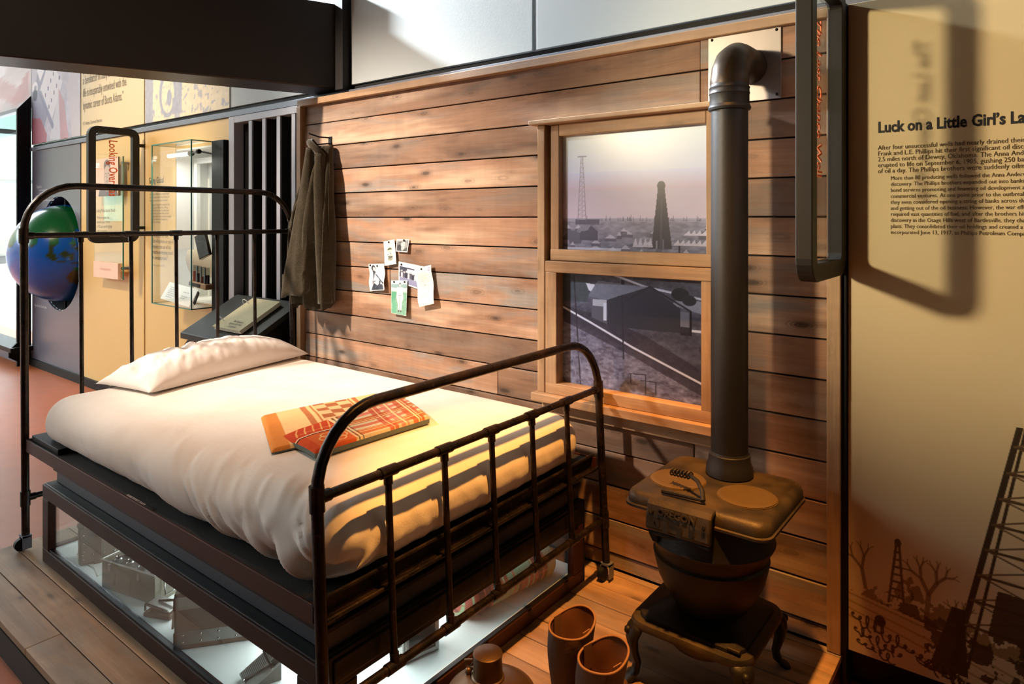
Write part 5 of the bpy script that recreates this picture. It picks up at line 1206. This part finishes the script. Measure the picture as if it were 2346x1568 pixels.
col = np.ones((nv, nu, 3)) * np.array((172, 96, 84)); f1 = (U * 3.4) % 1; f2 = (V * 4.0 + .18) % 1
def pc_(m, c, a=1.): 
    global col
    m = m[..., None] * a; col = col * (1 - m) + np.array(c) * m
pc_((f1 > .45) & (f1 < .85), (86, 62, 66), .9); pc_((f2 > .5) & (f2 < .8), (86, 62, 66), .55); pc_((f1 > .08) & (f1 < .13), (160, 190, 150)); pc_((f1 > .27) & (f1 < .31), (160, 190, 150)); pc_((f2 > .16) & (f2 < .21), (176, 100, 84)); pc_((U > .42) & (U < .66) & (V > .05) & (V < .30), (126, 176, 148)); pc_((U > .28) & (U < .52) & (V > .72), (160, 176, 138), .9); pc_((f1 > .62) & (f1 < .68), (190, 116, 96), .8); pc_(U > .82, (126, 176, 148), .7)
mb = MB(); mb.grid(np.stack([X_, Y_, Z_], -1)); mb.build('cloth', M['clothprint'], rl, colors=srgb2lin(col / 255.).reshape(-1, 3), sharp=180)
# ---------------------------------------------------------------- cast iron stove
t = NT('old_cast_iron'); v = t.coord(); n1 = t.noise(v, 9, 4); n2 = t.noise(v, 150, 3)
c_ = t.mix(t.mapr(n1, .35, .7), lin((52, 46, 38)), lin((92, 76, 50))); t.bump(n2, .35, .002); cast = t.fin(c_, t.mapr(n1, .3, .7, .42, .62), .45)
t = NT('dark_cast_iron'); v = t.coord(); n1 = t.noise(v, 9, 4); n2 = t.noise(v, 150, 3)
c_ = t.mix(n1, lin((28, 26, 24)), lin((46, 40, 34))); t.bump(n2, .35, .002); castd = t.fin(c_, .5, .45)
SX, SY = -.758, 1.935
st = thing('cast_iron_stove', 'small cast iron pot belly stove lettered Oregon on curved legs', 'stove', (SX, SY, 0))
def rrect(x0, x1, y0, y1, r, n=5):
    pts = []
    for cx_, cy_, a0 in ((x1 - r, y1 - r, 0), (x0 + r, y1 - r, 90), (x0 + r, y0 + r, 180), (x1 - r, y0 + r, 270)):
        for k in range(n + 1):
            a = math.radians(a0 + 90 * k / n); pts.append((cx_ + r * math.cos(a), cy_ + r * math.sin(a)))
    return pts
def stack(m, layers, cap0=True, cap1=True):
    m.rings([[(p[0], p[1], z) for p in rrect(x0, x1, y0, y1, r)] for x0, x1, y0, y1, r, z in layers], cap0, cap1)
TX0, TX1, TY0, TY1 = -.972, -.543, 1.782, 2.165
m = MB(); stack(m, [(TX0 + .012, TX1 - .012, TY0 + .012, TY1 - .01, .03, .500), (TX0, TX1, TY0, TY1, .04, .502), (TX0, TX1, TY0, TY1, .04, .509), (TX0 + .006, TX1 - .006, TY0 + .006, TY1, .038, .511), (TX0 + .006, TX1 - .006, TY0 + .006, TY1, .038, .528), (TX0 + .014, TX1 - .014, TY0 + .014, TY1, .034, .541), (TX0 + .026, TX1 - .026, TY0 + .026, TY1, .03, .546)])
m.build('top_plate', cast, st, sharp=50)
lidm = plain('worn_brassy_iron', (120, 98, 60), .42, .5, .25, 10, .2, 140)
for lx in (-.866, -.655):
    m = MB(); m.lathe([(.084, .546), (.084, .5475), (.0815, .5475), (.0815, .550), (.072, .552), (.060, .5505), (.001, .5525)], (lx, 1.948, 0), 36, None, True); m.build('lid', lidm, st, sharp=40)
# lettered apron
m = MB(); aprof = [(1.80, .553), (1.772, .549), (1.760, .536), (1.752, .505), (1.748, .470), (1.758, .462), (1.770, .47), (1.775, .53), (1.80, .54)]
m.prism(aprof, 'x', -.878, -.688); ap = m.build('apron', cast, st, bevel=.006)
def ap_pt(x, v):   # v 0 (bottom) .. 1 (top) on the apron face
    z = .470 + v * .066; y = 1.748 + v * .012
    return Vector((x, y - .0042, z))
upv = Vector((0, .012, .066)).normalized()
text('raised_lettering', 'OREGON', .027, frameM(ap_pt(-.842, .68) - Vector((0, .0005, 0)), (1, 0, 0), upv), cast, ap, .98, extrude=.0018, bold=.0006)
text('raised_lettering', 'Nº', .017, frameM(ap_pt(-.868, .62) - Vector((0, .0005, 0)), (1, 0, 0), upv), cast, ap, .8, extrude=.0018)
text('raised_lettering', '2', .024, frameM(ap_pt(-.712, .52) - Vector((0, .0005, 0)), (1, 0, 0), upv), cast, ap, 1.0, extrude=.0018)
hole = M['blackwall']
for poly in ([(-.851, .55), (-.834, .50), (-.834, .22), (-.841, .22), (-.843, .38), (-.852, .45)], [(-.818, .46), (-.812, .46), (-.805, .18), (-.807, .05), (-.822, .08), (-.821, .25)], [(-.808, .60), (-.778, .54), (-.776, .42), (-.804, .46)], [(-.771, .47), (-.766, .47), (-.768, .05), (-.783, .08), (-.782, .22)], [(-.746, .50), (-.729, .44), (-.731, .33), (-.741, .17), (-.747, .20)]):
    P_ = [ap_pt(x, v - .04) - Vector((0, .0002, 0)) for x, v in poly]; m = MB(); m.add(P_, [tuple(range(len(P_)))]); m.build('cut_out', hole, ap)
m = MB(); m.tube([(-.862, 1.80, .455), (-.855, 1.770, .452), (-.70, 1.770, .452), (-.693, 1.80, .455)], .006, 8); m.box(-.868, -.852, 1.775, 1.82, .425, .50); m.box(-.712, -.696, 1.775, 1.82, .425, .50); m.build('front_bar', castd, st)
# fire bowl
m = MB(); n = 56; rings = []
for r, z in ((.120, .502), (.165, .498), (.172, .455), (.178, .430), (.182, .418), (.178, .408), (.168, .400), (.160, .370), (.166, .364), (.164, .352), (.150, .300), (.128, .255), (.112, .232), (.108, .222)):
    rings.append([(SX + r * (1 + (.010 * math.cos(28 * 2 * math.pi * k / n) if .25 < z < .35 else 0)) * math.cos(2 * math.pi * k / n), SY + r * (1 + (.010 * math.cos(28 * 2 * math.pi * k / n) if .25 < z < .35 else 0)) * math.sin(2 * math.pi * k / n), z) for k in range(n)])
m.rings(rings, True, True); m.build('fire_bowl', castd, st, sharp=40)
# hearth base
BX0, BX1, BY0, BY1 = -.948, -.592, 1.765, 2.115
m = MB(); stack(m, [(BX0 + .05, BX1 - .05, BY0 + .05, BY1 - .05, .05, .150), (BX0, BX1, BY0, BY1, .055, .158), (BX0 - .002, BX1 + .002, BY0 - .002, BY1 + .002, .056, .168), (BX0 + .003, BX1 - .003, BY0 + .003, BY1 - .003, .053, .178), (BX0 + .018, BX1 - .018, BY0 + .018, BY1 - .018, .045, .181)], True, True); m.build('hearth_rim', cast, st, sharp=45)
m = MB(); stack(m, [(BX0 + .02, BX1 - .02, BY0 + .02, BY1 - .02, .044, .181), (BX0 + .022, BX1 - .022, BY0 + .022, BY1 - .022, .044, .190), (BX0 + .05, BX1 - .05, BY0 + .06, BY1 - .05, .05, .200), (BX0 + .085, BX1 - .085, BY0 + .10, BY1 - .09, .06, .222), (BX0 + .09, BX1 - .09, BY0 + .11, BY1 - .10, .06, .236)], False, True); m.build('hearth_dome', castd, st, sharp=45)
m = MB(); m.lathe([(.13, .160), (.125, .135), (.10, .108), (.055, .092), (.001, .088)], (SX - .01, SY - .02, 0), 32); m.build('ash_bowl', cast, st)
m = MB(); m.box(-.655, -.62, 1.785, 1.80, .188, .196); m.build('lug', cast, st, bevel=.002)
legP = [(.0, .0, .168, .030, .020), (.012, .014, .150, .034, .022), (.020, .022, .120, .027, .017), (.016, .017, .085, .018, .013), (.006, .006, .050, .0135, .011), (.012, .013, .022, .016, .013), (.028, .030, .008, .022, .016), (.032, .034, .0, .021, .016)]
for sx, lx in ((-1, BX0 + .03), (1, BX1 - .03)):
    for sy, ly in ((-1, BY0 + .03), (1, BY1 - .03)):
        d = Vector((sx, sy, 0)).normalized(); pd = Vector((-d.y, d.x, 0)); rings = []
        for ox, oy, z, ra, rb in legP:
            c = Vector((lx + sx * ox * .8, ly + sy * oy * .8, z)); rings.append([c + d * (rb * math.cos(2 * math.pi * k / 14)) + pd * (ra * math.sin(2 * math.pi * k / 14)) for k in range(14)])
        m = MB(); m.rings(rings, True, True)
        for q in range(3): m.ball(Vector((lx + sx * (.024 - .003 * q), ly + sy * (.026 - .003 * q), .145 - .022 * q)), (.012 - .002 * q,) * 3, 8, 6)
        m.build('leg', castd, st, sharp=60)
# lid lifter lying on the stove
ll = thing('lid_lifter', 'dark iron lid lifter with a coiled grip lying on the stove top', 'tool', (-.77, 1.86, .553))
m = MB(); m.tube([(-.735, 1.822, .557), (-.79, 1.822, .5565), (-.858, 1.818, .556)], [.0045, .006, .007], 8); m.tube([(-.735, 1.822, .557), (-.744, 1.838, .577), (-.768, 1.862, .592), (-.80, 1.88, .597), (-.835, 1.892, .594), (-.862, 1.898, .588)], [.007, .0062, .006, .006, .006, .0055], 10); m.build('shank', castd, ll)
m = MB(); pts = []
a0 = Vector((-.795, 1.878, .5965)); a1 = Vector((-.868, 1.901, .586)); ad = (a1 - a0).normalized(); s1 = ad.cross(Vector((0, 0, 1))).normalized(); s2 = s1.cross(ad)
for k in range(90): a = k / 89; pts.append(a0 + (a1 - a0) * a + (s1 * math.cos(a * 2 * math.pi * 6) + s2 * math.sin(a * 2 * math.pi * 6)) * .0098)
m.tube(pts, .0024, 6); m.build('coil_grip', cast, ll)
# stovepipe with elbow and wall plate
pipe_m = plain('blued_steel_pipe', (42, 41, 42), .5, .4, .25, 5, .1, 60)
elb_m = plain('browned_steel_elbow', (58, 44, 30), .42, .5, .3, 6, .1, 60)
sp_ = thing('stovepipe', 'dark steel stovepipe rising from the stove and bending into the wall', 'pipe', (SX, 2.09, .546))
r = .056
m = MB(); m.lathe([(.068, .546), (.072, .550), (.070, .575), (.064, .588), (.062, .612), (.058, .614), (r, .62)], (SX, 2.09, 0), 36); m.build('base_collar', pipe_m, sp_, sharp=35)
m = MB(); m.lathe([(r, .60), (r, 1.705)], (SX, 2.09, 0), 36); m.build('pipe', pipe_m, sp_)
m = MB(); m.lathe([(r, 1.685), (.063, 1.688), (.065, 1.695), (.0625, 1.702), (.060, 1.705), (.060, 1.735), (.062, 1.739), (.0605, 1.744), (.060, 1.752), (.062, 1.757), (.0585, 1.762), (.058, 1.77)], (SX, 2.09, 0), 36); m.build('joint_collar', pipe_m, sp_, sharp=35)
m = MB(); pts = []; R_ = .092
for k in range(13):
    a = math.pi / 2 * k / 12; pts.append((SX, 2.09 + R_ - R_ * math.cos(a), 1.765 + R_ * math.sin(a)))
rings = []
for k, p in enumerate(pts):
    a = math.pi / 2 * k / 12; tdir = Vector((0, math.sin(a), math.cos(a))); e1 = Vector((1, 0, 0)); e2 = tdir.cross(e1); rad = .058 + (.0016 if k % 3 == 1 else 0)
    rings.append([Vector(p) + (e1 * math.cos(2 * math.pi * j / 36) + e2 * math.sin(2 * math.pi * j / 36)) * rad for j in range(36)])
rings.append([v_ + Vector((0, 2.285 - pts[-1][1], 0)) for v_ in rings[-1]])
m.rings(rings, False, False); m.build('elbow', elb_m, sp_, sharp=35)
wp = thing('wall_plate', 'square galvanised sheet nailed behind the stovepipe elbow', 'plate', (-.78, 2.289, 1.743))
m = MB(); m.box(-.902, -.656, 2.2805, 2.2855, 1.743, 1.983); m.build('sheet', plain('galvanised_sheet', (168, 160, 156), .38, .7, .14, 10), wp, bevel=.001)
for x_ in (-.888, -.67):
    for z_ in (1.757, 1.969): m = MB(); m.ball((x_, 2.280, z_), (.005, .003, .005), 8, 6); m.build('nail', M['black'], wp)

# ---------------------------------------------------------------- boots
bl_m = plain('brown_boot_leather', (92, 62, 44), .62, 0, .28, 9, .35, 60); bl_in = plain('tan_boot_lining', (132, 84, 52), .75, 0, .2, 10)
bl_e = plain('boot_edge_binding', (150, 108, 74), .7); sole_m = plain('dark_sole', (36, 28, 24), .7)
def boot(label, loc, rz, lean):
    root = thing('leather_boot', label, 'boot', loc, rz, group='pair of tall leather boots')
    n = 40; H = .285       # local: toe towards +y, origin under the heel / shaft
    tab = [(.055, .040, .062, .012), (.09, .041, .058, .004), (.13, .046, .056, -.006), (.18, .053, .060, -.008), (.23, .056, .064, -.004), (H, .058, .068, .0)]
    def ring(z, off=0.0):
        a_, b_, cy_ = interp(z, tab); out = []
        for k in range(n):
            a = 2 * math.pi * k / n
            dip = (.012 * abs(math.cos(a)) ** 2 - .010 * math.sin(a)) if z >= H - 1e-6 else 0
            wob = 1 + .018 * math.sin(3 * a + z * 40) + .012 * math.sin(5 * a - z * 55)
            out.append(((a_ - off) * math.cos(a) * wob + lean[0] * z, (b_ - off) * math.sin(a) * wob + cy_ + lean[1] * z, z + (-dip if z >= H - 1e-6 else 0)))
        return out
    zs = [.055, .07, .085, .10, .115, .13, .15, .175, .20, .225, .25, .268, H]
    outer = [ring(z) for z in zs]; inn = [ring(z, .004) for z in reversed(zs[2:])]
    m = MB(); m.rings(outer, True, False); m.build('shaft', bl_m, root, local=True, sharp=180)
    m = MB(); m.rings(inn, False, True); m.build('lining', bl_in, root, local=True, sharp=180)
    m = MB(); m.tube([(p[0], p[1], p[2]) for p in ring(H, .002)], .0032, 6, closed=True); m.build('edge_binding', bl_e, root, local=True, sharp=180)
    # foot: lofted sections from heel to toe
    m = MB(); rings = []
    for y_, w_, h_ in ((-.062, .012, .045), (-.056, .030, .075), (-.035, .037, .10), (.0, .039, .112), (.04, .040, .108), (.075, .042, .088), (.11, .046, .068), (.145, .048, .058), (.18, .045, .052), (.205, .034, .044), (.220, .018, .034), (.224, .006, .026)):
        sec = []
        for k in range(24):
            a = 2 * math.pi * k / 24; c, s = math.cos(a), math.sin(a)
            sec.append((w_ * (abs(c) ** .75) * (1 if c > 0 else -1), y_, .018 + (h_ - .018) * (.5 + .5 * (abs(s) ** .8) * (1 if s > 0 else -1)) + .003 * math.sin(y_ * 160) * max(0, s)))
        rings.append(sec)
    m.rings(rings, True, True); m.build('foot', bl_m, root, local=True, sharp=180)
    m = MB(); poly = []
    for k in range(36):
        a = 2 * math.pi * k / 36; y_ = .08 + .15 * math.sin(a); w_ = (.050 if y_ > .08 else .043) * abs(math.cos(a)) ** .7; poly.append((w_ * (1 if math.cos(a) > 0 else -1), y_))
    m.prism(poly, 'z', .008, .019); m.build('sole', sole_m, root, local=True)
    m = MB(); m.prism([(.036 * math.cos(2 * math.pi * k / 20), -.03 + .036 * math.sin(2 * math.pi * k / 20)) for k in range(20)], 'z', 0.0, .02); m.build('heel', sole_m, root, local=True)
    for sx in (-1, 1):
        m = MB(); xx = sx * .0500 + lean[0] * .25
        m.prism([(-.014 + lean[1] * .25, .215), (.014 + lean[1] * .25, .215), (.014 + lean[1] * .25, H - .004), (-.014 + lean[1] * .25, H - .004)], 'x', xx - .0015, xx + .0015); m.build('pull_strap', bl_e, root, local=True, bevel=.002)
    return root
boot('tall brown leather boot, the rear one beside the display case', (-.968, 1.505, 0), math.radians(-8), (0.0, .0))
boot('slouched brown leather boot standing in front of its mate', (-.852, 1.440, 0), math.radians(-14), (.05, .02))

# ---------------------------------------------------------------- canteen
cn_m = plain('rusted_brown_tin', (92, 68, 42), .42, .55, .35, 9, .15, 50)
cnt = thing('tin_canteen', 'round brown tin canteen with a cup cap lying on the planks', 'canteen', (-1.165, 1.41, 0))
cc = (-1.165, 1.41, 0)
m = MB(); m.lathe([(.001, .0), (.10, .002), (.122, .020), (.128, .040), (.130, .045), (.128, .050), (.120, .066), (.098, .080), (.070, .088), (.040, .090), (.001, .090)], cc, 48); m.build('body', cn_m, cnt, sharp=50)
cu = (cc[0] - .022, cc[1] + .012, .088)
m = MB(); m.lathe([(.046, 0), (.045, .006), (.041, .008), (.0395, .060), (.041, .064), (.0405, .068), (.037, .070), (.001, .071)], cu, 32); m.build('cup_cap', cn_m, cnt, sharp=40)
m = MB(); m.tube([(cu[0] - .044, cu[1] - .012, .100), (cu[0] - .062, cu[1] - .018, .104), (cu[0] - .066, cu[1] - .018, .120), (cu[0] - .044, cu[1] - .012, .126)], .0035, 8); m.ball((cu[0] - .055, cu[1] - .018, .094), .010); m.build('cup_handle', cn_m, cnt)
for a in (35, 150, 270):
    ra = math.radians(a); m = MB(); c = Vector((cc[0] + .134 * math.cos(ra), cc[1] + .134 * math.sin(ra), .047)); dd = Vector((-math.sin(ra), math.cos(ra), 0)); pts = [c + dd * (.013 * math.cos(2 * math.pi * k / 14)) + Vector((math.cos(ra) * .4, math.sin(ra) * .4, .9)) * (.016 * math.sin(2 * math.pi * k / 14)) for k in range(14)]
    m.tube(pts, .0022, 6, closed=True); m.build('strap_ring', M['black'], cnt)
flush_texts()
